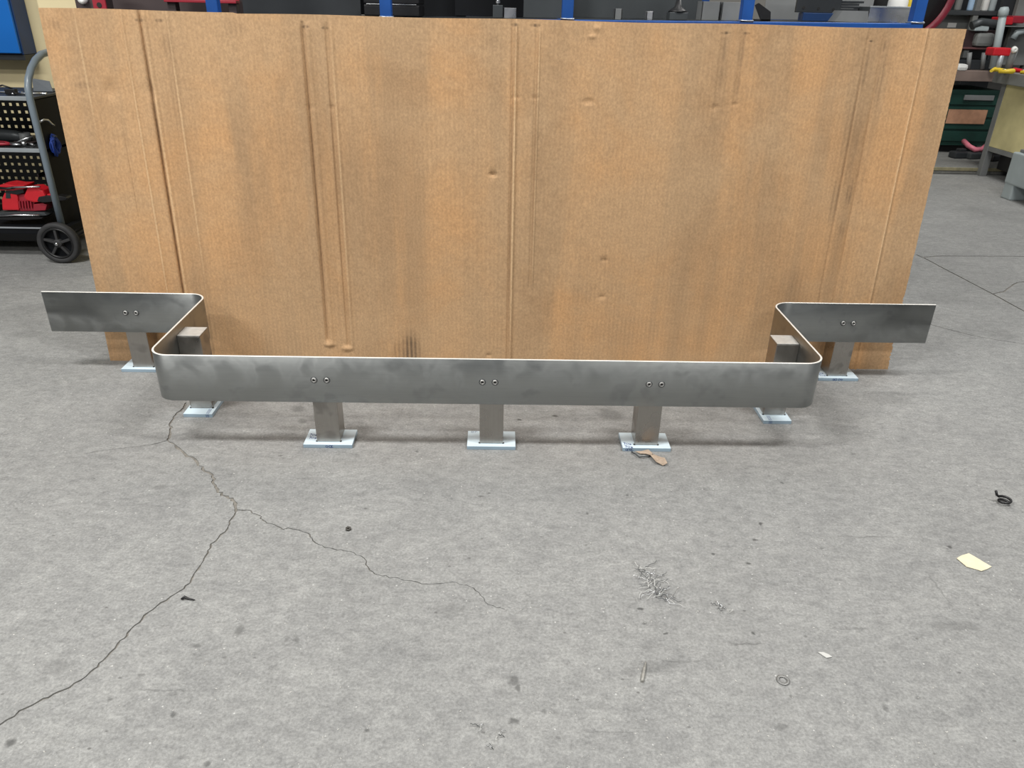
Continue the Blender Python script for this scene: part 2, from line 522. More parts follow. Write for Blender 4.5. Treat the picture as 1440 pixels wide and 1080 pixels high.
# ------------------------------------------------------------------ floor with recessed cracks
def crack_outline(pts, w0, w1, jag=.35, sub=3, seed=1):
    rnd = random.Random(seed)
    P = []
    for i in range(len(pts) - 1):
        a, b = pts[i], pts[i + 1]
        for k in range(sub):
            t = k / sub
            q = a.lerp(b, t)
            if k and jag:
                nrm = Vector((-(b - a).y, (b - a).x)).normalized()
                q = q + nrm * rnd.uniform(-1, 1) * jag * .006
            P.append(q)
    P.append(pts[-1])
    L_, R_ = [], []
    n = len(P)
    for i, p in enumerate(P):
        t = (P[min(i + 1, n - 1)] - P[max(i - 1, 0)]).normalized()
        nr = Vector((-t.y, t.x))
        w = (w0 + (w1 - w0) * i / (n - 1)) * .5
        kk = 1 + jag * rnd.uniform(-.9, 1.3)
        L_.append(p + nr * w * kk); R_.append(p - nr * w * (1 + jag * rnd.uniform(-.9, 1.3)))
    return L_ + R_[::-1]


def fpx(lst):
    return [on_floor(u, v).xy for u, v in lst]


CR = []
CR.append(crack_outline(fpx([(262, 566), (259, 573), (248, 583), (239, 595), (240, 607), (236, 618), (247, 628), (260, 638), (277, 648), (285, 660), (298, 668), (300, 680), (307, 692), (320, 698), (330, 705), (333, 719)]), .0055, .0082, .7, 4, 3))
CR.append(crack_outline(fpx([(333, 716), (323, 733), (317, 748), (297, 765), (293, 777), (283, 793), (267, 820), (247, 835), (220, 853), (200, 870), (180, 890), (166, 905), (145, 929), (127, 945), (98, 967), (68, 981), (38, 995), (0, 1019), (-60, 1050)]), .0042, .0034, .6, 4, 5))
CR.append(crack_outline(fpx([(331, 717), (347, 717), (365, 725), (370, 732), (383, 737), (397, 744), (405, 742), (433, 750), (440, 760), (457, 770), (480, 773), (492, 775), (512, 785), (520, 802), (537, 810), (560, 813), (593, 821), (637, 818), (657, 823), (673, 833), (687, 850), (710, 857)]), .0034, .0014, .6, 4, 9))
CR.append(crack_outline(fpx([(237, 619), (218, 624), (200, 627), (175, 630), (140, 634), (117, 638)]), .0030, .0010, .5, 3, 11))
CR.append(crack_outline(fpx([(1298, 362), (1317, 360), (1378, 360), (1440, 360.5), (1600, 362)]), .011, .009, .15, 4, 13))
CR.append(crack_outline(fpx([(1288, 358), (1300, 363), (1327, 377.5), (1395, 413), (1440, 437.5), (1540, 492)]), .009, .009, .1, 4, 15))
CR.append(crack_outline(fpx([(1397, 413), (1412, 410), (1424, 401), (1432, 397), (1440, 396), (1500, 393)]), .007, .006, .5, 3, 17))
CR.append(crack_outline(fpx([(1288, 449), (1310, 456.7), (1333, 463), (1367, 471.7), (1395, 476.7), (1440, 483.7), (1530, 498)]), .0048, .0042, .3, 3, 19))

FX0, FX1, FY0, FY1 = -7., 8., -6., 9.
verts2 = [Vector((FX0, FY0)), Vector((FX1, FY0)), Vector((FX1, FY1)), Vector((FX0, FY1))]
faces2 = [[0, 1, 2, 3]]
for poly in CR:
    k = len(verts2)
    verts2 += poly
    faces2.append(list(range(k, k + len(poly))))
vo, eo, fo, _, _, fin = geometry.delaunay_2d_cdt(verts2, [], faces2, 1, 1e-6)


def in_poly(p, poly):
    c = False
    j = len(poly) - 1
    for i in range(len(poly)):
        a, b = poly[i], poly[j]
        if (a.y > p.y) != (b.y > p.y) and p.x < (b.x - a.x) * (p.y - a.y) / (b.y - a.y) + a.x:
            c = not c
        j = i
    return c


boxes = [(min(q.x for q in P), max(q.x for q in P), min(q.y for q in P), max(q.y for q in P)) for P in CR]


def in_crack(f):
    cen = sum((vo[i] for i in f), Vector((0, 0))) / len(f)
    return any(b[0] <= cen.x <= b[1] and b[2] <= cen.y <= b[3] and in_poly(cen, P) for b, P in zip(boxes, CR))


inside = [in_crack(f) for f in fo]
DEPTH = .0032
fv = [(v.x, v.y, 0.) for v in vo] + [(v.x, v.y, -DEPTH) for v in vo]
NV = len(vo)
ff, cf, edge_side = [], [], {}
for f, ins in zip(fo, inside):
    if ins:
        cf.append([i + NV for i in f])
    else:
        ff.append(list(f))
    for i in range(len(f)):
        a, b = f[i], f[(i + 1) % len(f)]
        edge_side.setdefault((min(a, b), max(a, b)), []).append((ins, a, b))
for (a, b), l in edge_side.items():
    if len(l) == 2 and l[0][0] != l[1][0]:
        s = l[0] if not l[0][0] else l[1]
        ff.append([s[2], s[1], s[1] + NV, s[2] + NV])


def compact(verts, faces, name, mat, **kw):
    used = sorted({i for f in faces for i in f})
    mp = {o: n for n, o in enumerate(used)}
    me = bpy.data.meshes.new(name)
    me.from_pydata([verts[i] for i in used], [], [[mp[i] for i in f] for f in faces])
    me.materials.append(mat)
    me.update()
    return link(name, me, **kw)


floor = compact(fv, ff, 'floor', M_FLOOR, kind='structure')
compact(fv, cf, 'crack_fill', M_CRACK, parent=floor, kind='stuff')

# ------------------------------------------------------------------ walls
wl = MB()
wl.box((-3.6, 4.96, 1.6), (6.6, .12, 3.2))
wl.build('wall_back', M_CREAM, kind='structure')
wl = MB()
wl.box((5.0, 8.7, 1.6), (9., .12, 3.2))
wl.build('wall_far', plain('far_wall_grey', (126, 124, 120), .8, var=.1, scale=2), kind='structure')
wl = MB()
wl.box((-.36, 6.83, 1.6), (.12, 3.62, 3.2))
wl.build('wall_inner', M_CREAM, kind='structure')

# ------------------------------------------------------------------ guard rail
RL, RR, YF, YW, ZT, ZB, T = -1.038, .9955, 2.0316, 2.5531, .3085, .1564, .006
XWL, XWR = -1.6205, 1.5941
guard = thing('guard_rail', (0, 2.07, 0), 'brushed stainless steel guard rail with bent ends on seven short posts', 'guard rail')


def arc(cx, cy, r, a0, a1, n=10):
    return [(cx + r * math.cos(math.radians(a0 + (a1 - a0) * i / n)), cy + r * math.sin(math.radians(a0 + (a1 - a0) * i / n))) for i in range(n + 1)]


RAD = .062
# path of the face that looks at the photographer (front face): wings, returns and front run
path = [(XWL, YW)]
path += arc(RL + T - RAD + 0.0, YW - RAD + T, RAD - T, 90, 0)
path += arc(RL + RAD, YF + RAD, RAD, 180, 270)
path += arc(RR - RAD, YF + RAD, RAD, 270, 360)
path += arc(RR - T + RAD, YW - RAD + T, RAD - T, 180, 90)
path += [(XWR, YW)]
path = [Vector(p) for p in path]


def strip_normals(P):
    out = []
    for i in range(len(P)):
        t = (P[min(i + 1, len(P) - 1)] - P[max(i - 1, 0)]).normalized()
        out.append(Vector((-t.y, t.x)))
    return out


nr = strip_normals(path)
bm = bmesh.new()
prof = [(0, ZB + .0008), (0, ZT - .0008), (.0008, ZT), (T - .0008, ZT), (T, ZT - .0008), (T, ZB + .0008), (T - .0008, ZB), (.0008, ZB)]
rings = []
for p, n_ in zip(path, nr):
    rings.append([bm.verts.new((p.x + n_.x * o, p.y + n_.y * o, z)) for o, z in prof])
for A, B in zip(rings[:-1], rings[1:]):
    for j in range(8):
        f = bm.faces.new((A[j], A[(j + 1) % 8], B[(j + 1) % 8], B[j]))
        f.smooth = j in (0, 4)
        f.material_index = 1 if j in (1, 2, 3) else 0
for Rg in (rings[0], rings[-1]):
    f = bm.faces.new(Rg); f.material_index = 1
bm.edges.ensure_lookup_table()
for e in bm.edges:
    if len(e.link_faces) == 2 and e.calc_face_angle(0) > .5:
        e.smooth = False
rb = MB(); rb.bm.free(); rb.bm = bm
rail = rb.build('rail', [M_STEEL, M_EDGE], guard)
rail['label'] = 'long flat rail bent into a shallow tray shape'


def bolt(x, y, z, axis):
    b = MB()
    ax = Vector(axis)
    b.lathe((x, y, z), ax, [(.0040, .0034), (.0064, .0034), (.0078, .0024), (.0084, .0006), (.0084, -.0005), (.0040, -.0005)], 24)
    o = b.build('bolt', M_BOLT, rail)
    s = MB()
    s.cyl(Vector((x, y, z)) - ax * .0004, Vector((x, y, z)) + ax * .0014, .0042, n=6, smooth=False)
    s.build('socket', M_DARKHOLE, rail)
    MB().lathe((x, y, z), ax, [(.0086, .0007), (.0104, .0005), (.0104, -.0003), (.0086, -.0003)], 24).build('washer', M_CHAR2, rail)
    return o


PW, PLW, PLD, PLT = .0743, .1527, .0959, .0128
POST_TOP = .2771
ZM = (ZT + ZB) / 2
posts = []                       # centre x, centre y, plate x size, plate y size
for x, bx in ((-.5253, -.5297), (-.0145, -.0241), (.4759, .4809)):
    posts.append((x, YF + T + PW / 2, PLW, PLD, -.006, .256))
    for s in (-.0191, .0191):
        bolt(bx + s, YF, ZM, (0, -1, 0))
for x in (RL + T + PW / 2, RR - T - PW / 2):
    posts.append((x, 2.246 + PW / 2, PLD, PLW, 0, POST_TOP))
    for s in (-.0191, .0191):
        sg = -1 if x < 0 else 1
        bolt(RL if x < 0 else RR, 2.246 + PW / 2 + s, ZM, (sg, 0, 0))
for x, bx in ((-1.3211, at(184, 441, YW).x), (1.296, at(1193, 455, YW).x)):
    posts.append((x, YW + T + PW / 2, PLW, PLD, -.006, .256))
    for s in (-.0191, .0191):
        bolt(bx + s, YW, ZM, (0, -1, 0))
plates = []
for x, y, sx, sy, dy, ptop in posts:
    p = MB().box((x, y, (PLT + ptop) / 2), (PW, PW, ptop - PLT - .002), .003, seg=2)
    po = p.build('post', M_POST, guard)
    c = MB().box((x, y, ptop + .0005), (PW - .002, PW - .002, .003), .0012)
    c.build('end_cap', M_CAP, po)
    for sg in (-1, 1):
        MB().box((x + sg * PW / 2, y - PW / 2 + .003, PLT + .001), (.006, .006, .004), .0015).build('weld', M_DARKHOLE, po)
    b = MB().box((x, y + dy, PLT / 2), (sx, sy, PLT), .0016)
    bmesh.ops.recalc_face_normals(b.bm, faces=b.bm.faces[:])
    for f in b.bm.faces:
        f.material_index = 1 if abs(f.normal.z) < .3 else 0
    bo = b.build('base_plate', [M_FILM, M_FILMSIDE], guard)
    plates.append((bo, x, y + dy, sx, sy))


def ring_mark(b, c, r, nrm, w=.0011, a0=0, a1=360, sx=1., sz=1.):
    """an ink ring or arc lying on a face"""
    nrm = Vector(nrm)
    X = Vector((1, 0, 0)); Z = Vector((0, 1, 0)) if abs(nrm.z) > .5 else Vector((0, 0, 1))
    n = 14
    pts = []
    for i in range(n + 1):
        t = math.radians(a0 + (a1 - a0) * i / n)
        pts.append(Vector(c) + X * math.cos(t) * r * sx + Z * math.sin(t) * r * sz)
    for p, q in zip(pts[:-1], pts[1:]):
        stroke(b, p, q, nrm, w)


def stroke(b, p, q, nrm, w=.0011):
    p, q, nrm = Vector(p), Vector(q), Vector(nrm)
    t = (q - p)
    sd = nrm.cross(t).normalized() * w
    lift = nrm * .0004
    vs = [b.bm.verts.new(v + lift) for v in (p - sd, q - sd, q + sd, p + sd)]
    b.bm.faces.new(vs)


def ink(plate, fn):
    b = MB()
    fn(b)
    b.build('ink_mark', M_INK, plate)


def front_marks(px, py, sx, sy, offs):
    def fn(b):
        yfr = py - sy / 2 - .0002
        for ox, r, a0, a1 in offs:
            ring_mark(b, (px + ox, yfr, PLT * .5), r, (0, -1, 0), .0008, a0, a1)
    return fn


# first front plate: printed rings on the edge, slanted code on its left side
bo, px, py, sx, sy = plates[0]
ink(bo, front_marks(px, py, sx, sy, [(-.003, .0035, 0, 360), (.008, .0042, 0, 360), (.0145, .0038, 60, 300)]))


def code(px, py, flip=1):
    def fn(b):
        z = PLT + .0001
        for k, (gx, gy) in enumerate(((0, 0), (.009, -.002), (.018, -.004), (.002, -.018), (.011, -.02), (.02, -.022))):
            cx, cy = px + gx * flip, py + gy
            if k % 3 == 0:
                stroke(b, (cx - .003, cy + .006, z), (cx + .003, cy + .006, z), (0, 0, 1)); stroke(b, (cx + .003, cy + .006, z), (cx, cy - .006, z), (0, 0, 1))
            elif k % 3 == 1:
                ring_mark(b, (cx, cy, z), .0032, (0, 0, 1), .0008, 0, 360, 1, 1.7)
            else:
                stroke(b, (cx - .003, cy + .005, z), (cx + .003, cy - .005, z), (0, 0, 1)); stroke(b, (cx - .003, cy - .005, z), (cx + .003, cy + .003, z), (0, 0, 1))
    return fn


ink(bo, code(px - .066, py + .012))
bo, px, py, sx, sy = plates[2]
ink(bo, front_marks(px, py, sx, sy, [(-.064, .0032, 0, 360), (-.058, .0036, 0, 270), (-.052, .003, 0, 360), (-.046, .0034, 90, 330)]))
ink(bo, code(px - .068, py - .022))
bo, px, py, sx, sy = plates[1]


def mid_lines(b):
    z = PLT + .0001
    ring_mark(b, (px - .062, py + .040, z), .004, (0, 0, 1), .0007)
    ring_mark(b, (px - .050, py + .040, z), .0036, (0, 0, 1), .0007, 0, 250)


ink(bo, mid_lines)
for k, off in ((3, .028), (4, -.028)):
    bo, px, py, sx, sy = plates[k]

    def lines(b, px=px, py=py, sx=sx, sy=sy, off=off):
        z = PLT + .0001
        for o in (0, .004, .008):
            stroke(b, (px + off + o, py - sy / 2 + .002, z), (px + off + o, py - sy / 2 + .034, z), (0, 0, 1), .0006)
            stroke(b, (px + off + o, py - sy / 2 - .0003, .001), (px + off + o, py - sy / 2 - .0003, PLT - .001), (0, -1, 0), .0006)
    ink(bo, lines)
for k, offs in ((5, [(.055, .0035, 0, 360), (.063, .004, 0, 300), (.070, .003, 0, 360)]), (6, [(-.018, .0032, 0, 360), (-.010, .004, 0, 360), (.004, .0036, 0, 290), (.012, .003, 0, 360)])):
    bo, px, py, sx, sy = plates[k]
    ink(bo, front_marks(px, py, sx, sy, offs))
bo, px, py, sx, sy = plates[6]
ink(bo, code(px - .066, py - .005))

# ------------------------------------------------------------------ cardboard sheet leaning on the rack
BX, BY, LEAN, BYAW = -1.4835, 2.645, .0605, .0043
CREASES = [  # fraction along, h from, h to, depth (m, + is towards the photographer), half width
    (.037, .80, 1.22, .0012, .010), (.0865, 0, 1.22, .0022, .009), (.105, 0, 1.22, -.0050, .0075), (.110, 0, 1.22, .0022, .010), (.1345, 0, 1.22, .0020, .009),
    (.277, .07, 1.19, -.0050, .010), (.283, .07, 1.19, .0022, .012), (.303, .05, 1.19, -.0030, .010), (.308, .05, 1.19, .0020, .010),
    (.5035, 0, 1.22, -.0016, .006), (.5075, 0, 1.20, .0044, .007), (.533, .3, 1.19, .0018, .007), (.530, .3, 1.19, -.0014, .008),
    (.733, .92, 1.18, -.0012, .010), (.755, .90, 1.18, -.0012, .010), (.893, .2, 1.2, -.0016, .008), (.911, .2, 1.2, -.0014, .008), (.957, 0, 1.22, .0026, .007), (.960, 0, 1.22, -.0012, .008)]
DENTS = [(.4835, .72, .013, .007, .004), (.279, .078, .018, .008, -.004), (.301, .062, .018, .008, -.004), (.279, .93, .016, .007, .0012), (.302, .93, .014, .007, .0012),
         (.508, .975, .012, .006, .0012), (.530, .975, .012, .006, .0012), (.590, 1.165, .014, .005, -.0022), (.595, 1.19, .012, .006, -.002), (.733, .955, .014, .008, .0014), (.755, .965, .012, .006, .0012),
         (.62, .42, .012, .006, .002), (.62, .28, .012, .006, .002), (.59, .965, .02, .008, .002), (.105, .97, .02, .02, .002), (.06, .97, .02, .02, .002), (.48, .04, .01, .006, .002)]
NX, NZ = 700, 46
rnd = random.Random(4)
wob = [rnd.uniform(-1, 1) for _ in range(40)]
bm = bmesh.new()
grid = []


def bump1(t):
    return max(0., 1 - t * t) ** 2


def board_y(fx, h):
    x = fx * BOARD_W
    y = .004 * math.sin(x * 2.3 + .6) + .0022 * math.sin(x * 6.1 + 1.2 + h * 1.5)
    y *= min(1, .25 + h)
    for f, h0, h1, dep, hw in CREASES:
        dx = abs(x - f * BOARD_W) / hw
        if dx < 1 and h0 <= h <= h1:
            e = min(1, (h - h0) / .03 + .0 if h0 > 0 else 1, (h1 - h) / .03 + .2)
            y -= 1.7 * dep * bump1(dx) * max(0, e)
    for f, dh, rx, rz, dep in DENTS:
        dep = dep * 1.8
        q = ((x - f * BOARD_W) / (rx * 1.6)) ** 2 + ((h - dh) / (rz * 2.0)) ** 2
        if q < 1:
            y += dep * (1 - q) ** 2
    return y


# columns crowd together at the creases so that each fold keeps its shape
cols = sorted({round(f + d * rx / BOARD_W, 5) for f, _, rx, _, _ in DENTS for d in (-1.2, -.6, 0, .6, 1.2)} | {round(i / 240, 5) for i in range(241)} | {round(min(1, max(0, f + d * hw / BOARD_W)), 5) for f, _, _, _, hw in CREASES for d in (-1, -.75, -.5, -.25, 0, .25, .5, .75, 1)})
rows = sorted({round(i / 60, 4) for i in range(61)} | {round(min(1, (dh + d * rz) / BOARD_H), 4) for _, dh, _, rz, _ in DENTS for d in (-1.6, -.8, 0, .8, 1.6)})
rightfray = {}
for j, rh in enumerate(rows):
    rightfray[j] = rnd.uniform(-.0012, .0006) + (-.004 if rnd.random() < .3 and rh < .25 else 0)
sl, cl = math.sin(LEAN), math.cos(LEAN)
for j, rh in enumerate(rows):
    row = []
    for fx in cols:
        h = rh * BOARD_H
        x = fx * BOARD_W
        if fx == 1:
            x += rightfray[j]
        if j == len(rows) - 1:
            h += .0015 * math.sin(x * 9) + (-.002 if .205 < fx else 0.001)
        y = board_y(fx, h)
        row.append(bm.verts.new((x, y, h)))
    grid.append(row)
for j in range(len(rows) - 1):
    for i in range(len(cols) - 1):
        f = bm.faces.new((grid[j][i], grid[j][i + 1], grid[j + 1][i + 1], grid[j + 1][i])); f.smooth = True
TH = .006
back = [[bm.verts.new((v.co.x, v.co.y + TH, v.co.z)) for v in row] for row in grid]
for j in range(len(rows) - 1):
    for i in range(len(cols) - 1):
        f = bm.faces.new((back[j][i], back[j + 1][i], back[j + 1][i + 1], back[j][i + 1])); f.smooth = True
n_, m_ = len(rows), len(cols)
for i in range(m_ - 1):
    f = bm.faces.new((grid[0][i], back[0][i], back[0][i + 1], grid[0][i + 1])); f.material_index = 1
    f = bm.faces.new((grid[n_ - 1][i], grid[n_ - 1][i + 1], back[n_ - 1][i + 1], back[n_ - 1][i])); f.material_index = 1
for j in range(n_ - 1):
    f = bm.faces.new((grid[j][0], grid[j + 1][0], back[j + 1][0], back[j][0])); f.material_index = 1
    f = bm.faces.new((grid[j][m_ - 1], back[j][m_ - 1], back[j + 1][m_ - 1], grid[j + 1][m_ - 1])); f.material_index = 1
for e in bm.edges:
    if len(e.link_faces) == 2 and e.link_faces[0].material_index != e.link_faces[1].material_index:
        e.smooth = False
me = bpy.data.meshes.new('cardboard_sheet')
bm.to_mesh(me); bm.free()
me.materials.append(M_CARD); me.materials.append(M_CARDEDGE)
board = bpy.data.objects.new('cardboard_sheet', me)
C.objects.link(board)
board.location = (BX, BY + BX * math.tan(BYAW), 0)
board.rotation_euler = (-LEAN, 0, BYAW)
tag(board, 'large creased brown corrugated cardboard sheet leaning behind the steel guard rail', 'cardboard sheet')

# ------------------------------------------------------------------ blue stock rack behind the cardboard
RY = 2.83                                  # front plane of the rack's posts
rack = thing('stock_rack', (.1, RY + .3, 0), 'blue painted steel stock rack standing behind the cardboard sheet', 'rack')
RX0, RX1, RZ = -1.40, at(1296, 30, RY).x, 1.216
post_px = [296 - 248, 301, 543, 798, 1050, 1291]
post_x = [at(u, 14, RY).x for u in post_px[1:]]
SLOPE = .0105                             # the old rack stands a little out of level


def zr(x):                                # top of the rack's beams at x
    return 1.2225 + SLOPE * (x - 1.4)


TILT = Matrix.Rotation(-math.atan(SLOPE), 3, 'Y')
RXM = (RX0 + RX1) / 2
for yy in (RY, RY + .62):
    MB().box((RXM, yy, zr(RXM) - .024), (RX1 - RX0, .04, .048), .003, TILT).build('beam', M_BLUE, rack)
for x in post_x:
    b = MB().box((x, RY, zr(x) + .34), (.038, .038, .68), .003)
    pb = b.build('upright', M_BLUE, rack)
    b = MB()
    ring = [(x + sx * .0205, RY + sy * .0205, zr(x) + .002) for sx, sy in ((-1, -1), (1, -1), (1, 1), (-1, 1))]
    b.tube(ring, .0032, 8, closed=True)
    b.build('weld_bead', M_WELD, pb)
    b = MB().box((x, RY + .62, zr(x) + .34), (.038, .038, .68), .003)
    b.build('upright', M_BLUE, rack)
    b = MB().box((x, RY + .31, zr(x) - .024), (.036, .58, .046), .003)
    b.build('cross_bar', M_BLUE, rack)
for x in (RX0 + .02, post_x[1], post_x[2], RX1 - .02):
    for y in (RY, RY + .62):
        b = MB().box((x, y, (zr(x) - .048) / 2), (.04, .04, zr(x) - .048), .003)
        b.build('leg', M_BLUE, rack)
b = MB().box((RXM, RY + .31, zr(RXM) - .004), (RX1 - RX0 - .05, .57, .006), 0, TILT)
b.build('shelf_sheet', M_CHAR, rack)
SZ = zr(0)


def rack_thing(name, u0, u1, vtop, y, depth, label, cat):
    global SZ
    a, c = at(u0, 20, y), at(u1, 20, y)
    SZ = zr((a.x + c.x) / 2)
    z1 = at((u0 + u1) / 2, vtop, y).z
    t = thing(name, ((a.x + c.x) / 2, y + depth / 2, SZ), label, cat)
    return t, a.x, c.x, z1


# steel sheets standing at the back of the shelf: each a folded panel with a returned lip
def folded_sheet(u0, u1, y, h, mat, label, tilt=.0):
    a, c = at(u0, 20, y), at(u1, 20, y)
    SZ = zr((a.x + c.x) / 2)
    t = thing('steel_sheet', ((a.x + c.x) / 2, y, SZ), label, 'steel sheet', 'sheets standing on the rack')
    MB().box(((a.x + c.x) / 2, y, SZ + h / 2), (c.x - a.x, .004, h), .001).build('web', mat, t)
    MB().box(((a.x + c.x) / 2, y + .018, SZ + h - .002), (c.x - a.x, .036, .004), .001).build('lip', mat, t)
    MB().box(((a.x + c.x) / 2, y + .018, SZ + .002), (c.x - a.x, .036, .004), .001).build('lip', mat, t)
    return t


folded_sheet(158, 352, 3.26, .34, M_BROWN, 'dark brown steel sheet standing left on the blue rack')
folded_sheet(343, 508, 3.12, .42, M_CHAR, 'charcoal steel sheet between the first two blue rack uprights')
folded_sheet(640, 792, 3.30, .46, M_BLACK2, 'black sheet standing behind the small steel blocks on the rack')
folded_sheet(736, 802, 3.14, .40, M_CHAR2, 'slate grey sheet left of the middle blue upright')
folded_sheet(800, 985, 3.22, .44, M_CHAR2, 'wide slate grey sheet right of the middle blue upright')
folded_sheet(1074, 1225, 3.30, .36, M_GREYBOX, 'pale grey sheet behind the drilled plate on the rack')
folded_sheet(506, 655, 3.34, .42, M_BLACK2, 'black sheet standing behind the second blue rack upright')

# red strip and bracket near the rack's left end
t, x0, x1, z1 = rack_thing('red_angle_bar', 237, 337, -2, 3.16, .05, 'long red painted angle bar lying along the rack', 'angle bar')
zr_ = at(287, 4, 3.16).z
MB().box(((x0 + x1) / 2, 3.16, zr_ + .005), (x1 - x0, .05, .010), .002).build('flange', M_RED2, t)
MB().box(((x0 + x1) / 2, 3.181, zr_ + .035), (x1 - x0, .008, .06), .002).build('flange', M_RED2, t)
for sx in (x0 + .02, x1 - .02):
    MB().box((sx, 3.17, (SZ + zr_) / 2), (.03, .04, zr_ - SZ), .002).build('foot', M_BROWN, t)
t, x0, x1, z1 = rack_thing('red_bracket', 134, 152, -6, 2.96, .05, 'small red drilled bracket at the left end of the rack', 'bracket')
bb = MB()
cx = (x0 + x1) / 2
bb.box((cx, 2.96, SZ + .05), (x1 - x0, .008, .10), .002)
bb.build('plate', M_RED2, t)
MB().box((cx, 2.985, SZ + .004), (x1 - x0, .05, .008), .002).build('foot', M_RED2, t)
MB().cyl((cx, 2.9545, SZ + .028), (cx, 2.957, SZ + .028), .0085, n=16).build('hole', M_DARKHOLE, t)
t, x0, x1, z1 = rack_thing('motor_housing', 104, 134, -6, 3.0, .14, 'dark motor housing with a pale cap beside the red bracket', 'motor')
cx = (x0 + x1) / 2
MB().box((cx, 3.09, SZ + .06), (x1 - x0, .14, .12), .012, seg=3).build('housing', M_BROWN, t)
MB().lathe((cx - .002, 3.02, SZ + .046), (0, -1, 0), [(.0001, .02), (.013, .02), (.016, .014), (.016, 0), (.0001, 0)], 20).build('cap', M_WHITE, t)
for k in range(4):
    MB().box((cx - .03 + .02 * k, 3.018, SZ + .09), (.006, .006, .05), .001).build('fin', M_BLACK, t)

# black machine part with a bright line, right of the second upright
t, x0, x1, z1 = rack_thing('black_tool_case', 512, 590, 3, 3.02, .2, 'flat black tool case with a thin bright seam on the rack', 'case')
cx = (x0 + x1) / 2
MB().box((cx, 3.12, SZ + .02), (x1 - x0, .2, .038), .006, seg=3).build('base', M_BLACK, t)
MB().box((cx, 3.12, SZ + .052), (x1 - x0, .2, .022), .006, seg=3).build('lid', M_BLACK, t)
MB().box((cx, 3.0185, SZ + .040), (x1 - x0 - .02, .003, .0025), .0008).build('seam', M_SILVER, t)

# small blocks
t, x0, x1, z1 = rack_thing('clamp_block', 693, 707, 7, 2.98, .05, 'blue grey steel clamp block with an upright rod on the rack', 'clamp')
cx = (x0 + x1) / 2
MB().box((cx, 2.995, (SZ + z1) / 2), (x1 - x0, .05, z1 - SZ), .002).build('block', M_CHAR2, t)
MB().cyl((cx, 2.995, z1), (cx, 2.995, z1 + .06), .0045, n=12).build('rod', M_SILVER, t)
MB().cyl((cx, 2.995, z1 + .006), (cx, 2.995, z1 + .014), .008, n=6, smooth=False).build('nut', M_SILVER, t)


def tube_offcut(u0, u1, vtop, y, depth, mat, label):
    """a short length of square tube standing on end, with a visible wall thickness"""
    a, c = at(u0, 20, y), at(u1, 20, y)
    SZ = zr((a.x + c.x) / 2)
    z1 = at((u0 + u1) / 2, vtop, y).z
    w, th = abs(c.x - a.x), .004
    cx = (a.x + c.x) / 2
    bb = MB()
    h = z1 - SZ
    bb.box((cx, y + th / 2, SZ + h / 2), (w, th, h), .0008)
    bb.box((cx, y + depth - th / 2, SZ + h / 2), (w, th, h), .0008)
    bb.box((a.x + th / 2, y + depth / 2, SZ + h / 2), (th, depth, h), .0008)
    bb.box((c.x - th / 2, y + depth / 2, SZ + h / 2), (th, depth, h), .0008)
    return bb.build('square_tube_offcut', mat, None, label, 'tube offcut', 'square tube offcuts on the rack')


tube_offcut(709, 726, 11, 2.96, .04, M_SILVER, 'bright square tube offcut beside the clamp block with a rod')
tube_offcut(864, 875, 12, 2.94, .03, M_GREYBOX, 'narrow grey square tube offcut right of the middle blue upright')
tube_offcut(909, 919, 16, 2.94, .03, M_SILVER, 'small shiny tube offcut, lowest on the rack shelf')
tube_offcut(986, 1012, 2, 3.02, .08, M_GREYBOX, 'left one of two grey square tube offcuts side by side')
tube_offcut(1014, 1041, 3, 3.02, .08, M_GREYBOX, 'right one of two grey square tube offcuts, touching the blue upright')
t, x0, x1, z1 = rack_thing('drill_chuck_box', 942, 968, 16, 2.96, .06, 'grey box with a black cone shaped cap on the rack', 'box')
cx = (x0 + x1) / 2
MB().box((cx, 2.99, (SZ + z1 - .003) / 2), (x1 - x0, .06, z1 - .003 - SZ), .002).build('body', M_CHAR2, t)
MB().lathe((cx, 2.99, z1 - .003), (0, 0, 1), [(.0001, 0), (.034, 0), (.030, .006), (.012, .018), (.008, .04), (.0001, .04)], 24).build('cap', M_BLACK, t)

# black folded bracket, drilled plate, flat bars, boxes at the right end
t, x0, x1, z1 = rack_thing('black_angle_bracket', 1060, 1085, 6, 2.97, .06, 'black folded angle bracket right of the fourth blue upright', 'bracket')
MB().prism([(x0, 2.97, SZ + .05), (x0 + .012, 2.97, z1 + .004), (x1 - .004, 2.97, SZ + .03), (x1, 2.97, SZ), (x0 + .03, 2.97, SZ)], (0, .006, 0)).build('gusset', M_BLACK, t)
MB().box(((x0 + x1) / 2, 3.0, SZ + .003), (x1 - x0, .06, .006), .001).build('foot', M_BLACK, t)
t, x0, x1, z1 = rack_thing('drilled_plate', 1118, 1181, -8, 3.06, .012, 'dark drilled steel plate standing right on the rack', 'plate')
bb = MB(); cx = (x0 + x1) / 2
zb_ = at(1150, 18, 3.06).z
bb.box((cx, 3.066, (zb_ + zb_ + .14) / 2), (x1 - x0, .012, .14), .002)
bb.build('plate', M_CHAR, t)
for k, zz in ((-.055, .016), (0, .014), (.055, .012)):
    MB().cyl((cx + k, 3.0585, zb_ + zz), (cx + k, 3.061, zb_ + zz), .005, n=12).build('hole', M_DARKHOLE, t)
MB().box((cx, 3.07, (SZ + zb_) / 2), (x1 - x0 - .05, .05, zb_ - SZ), .002).build('support_block', M_NAVY, t)
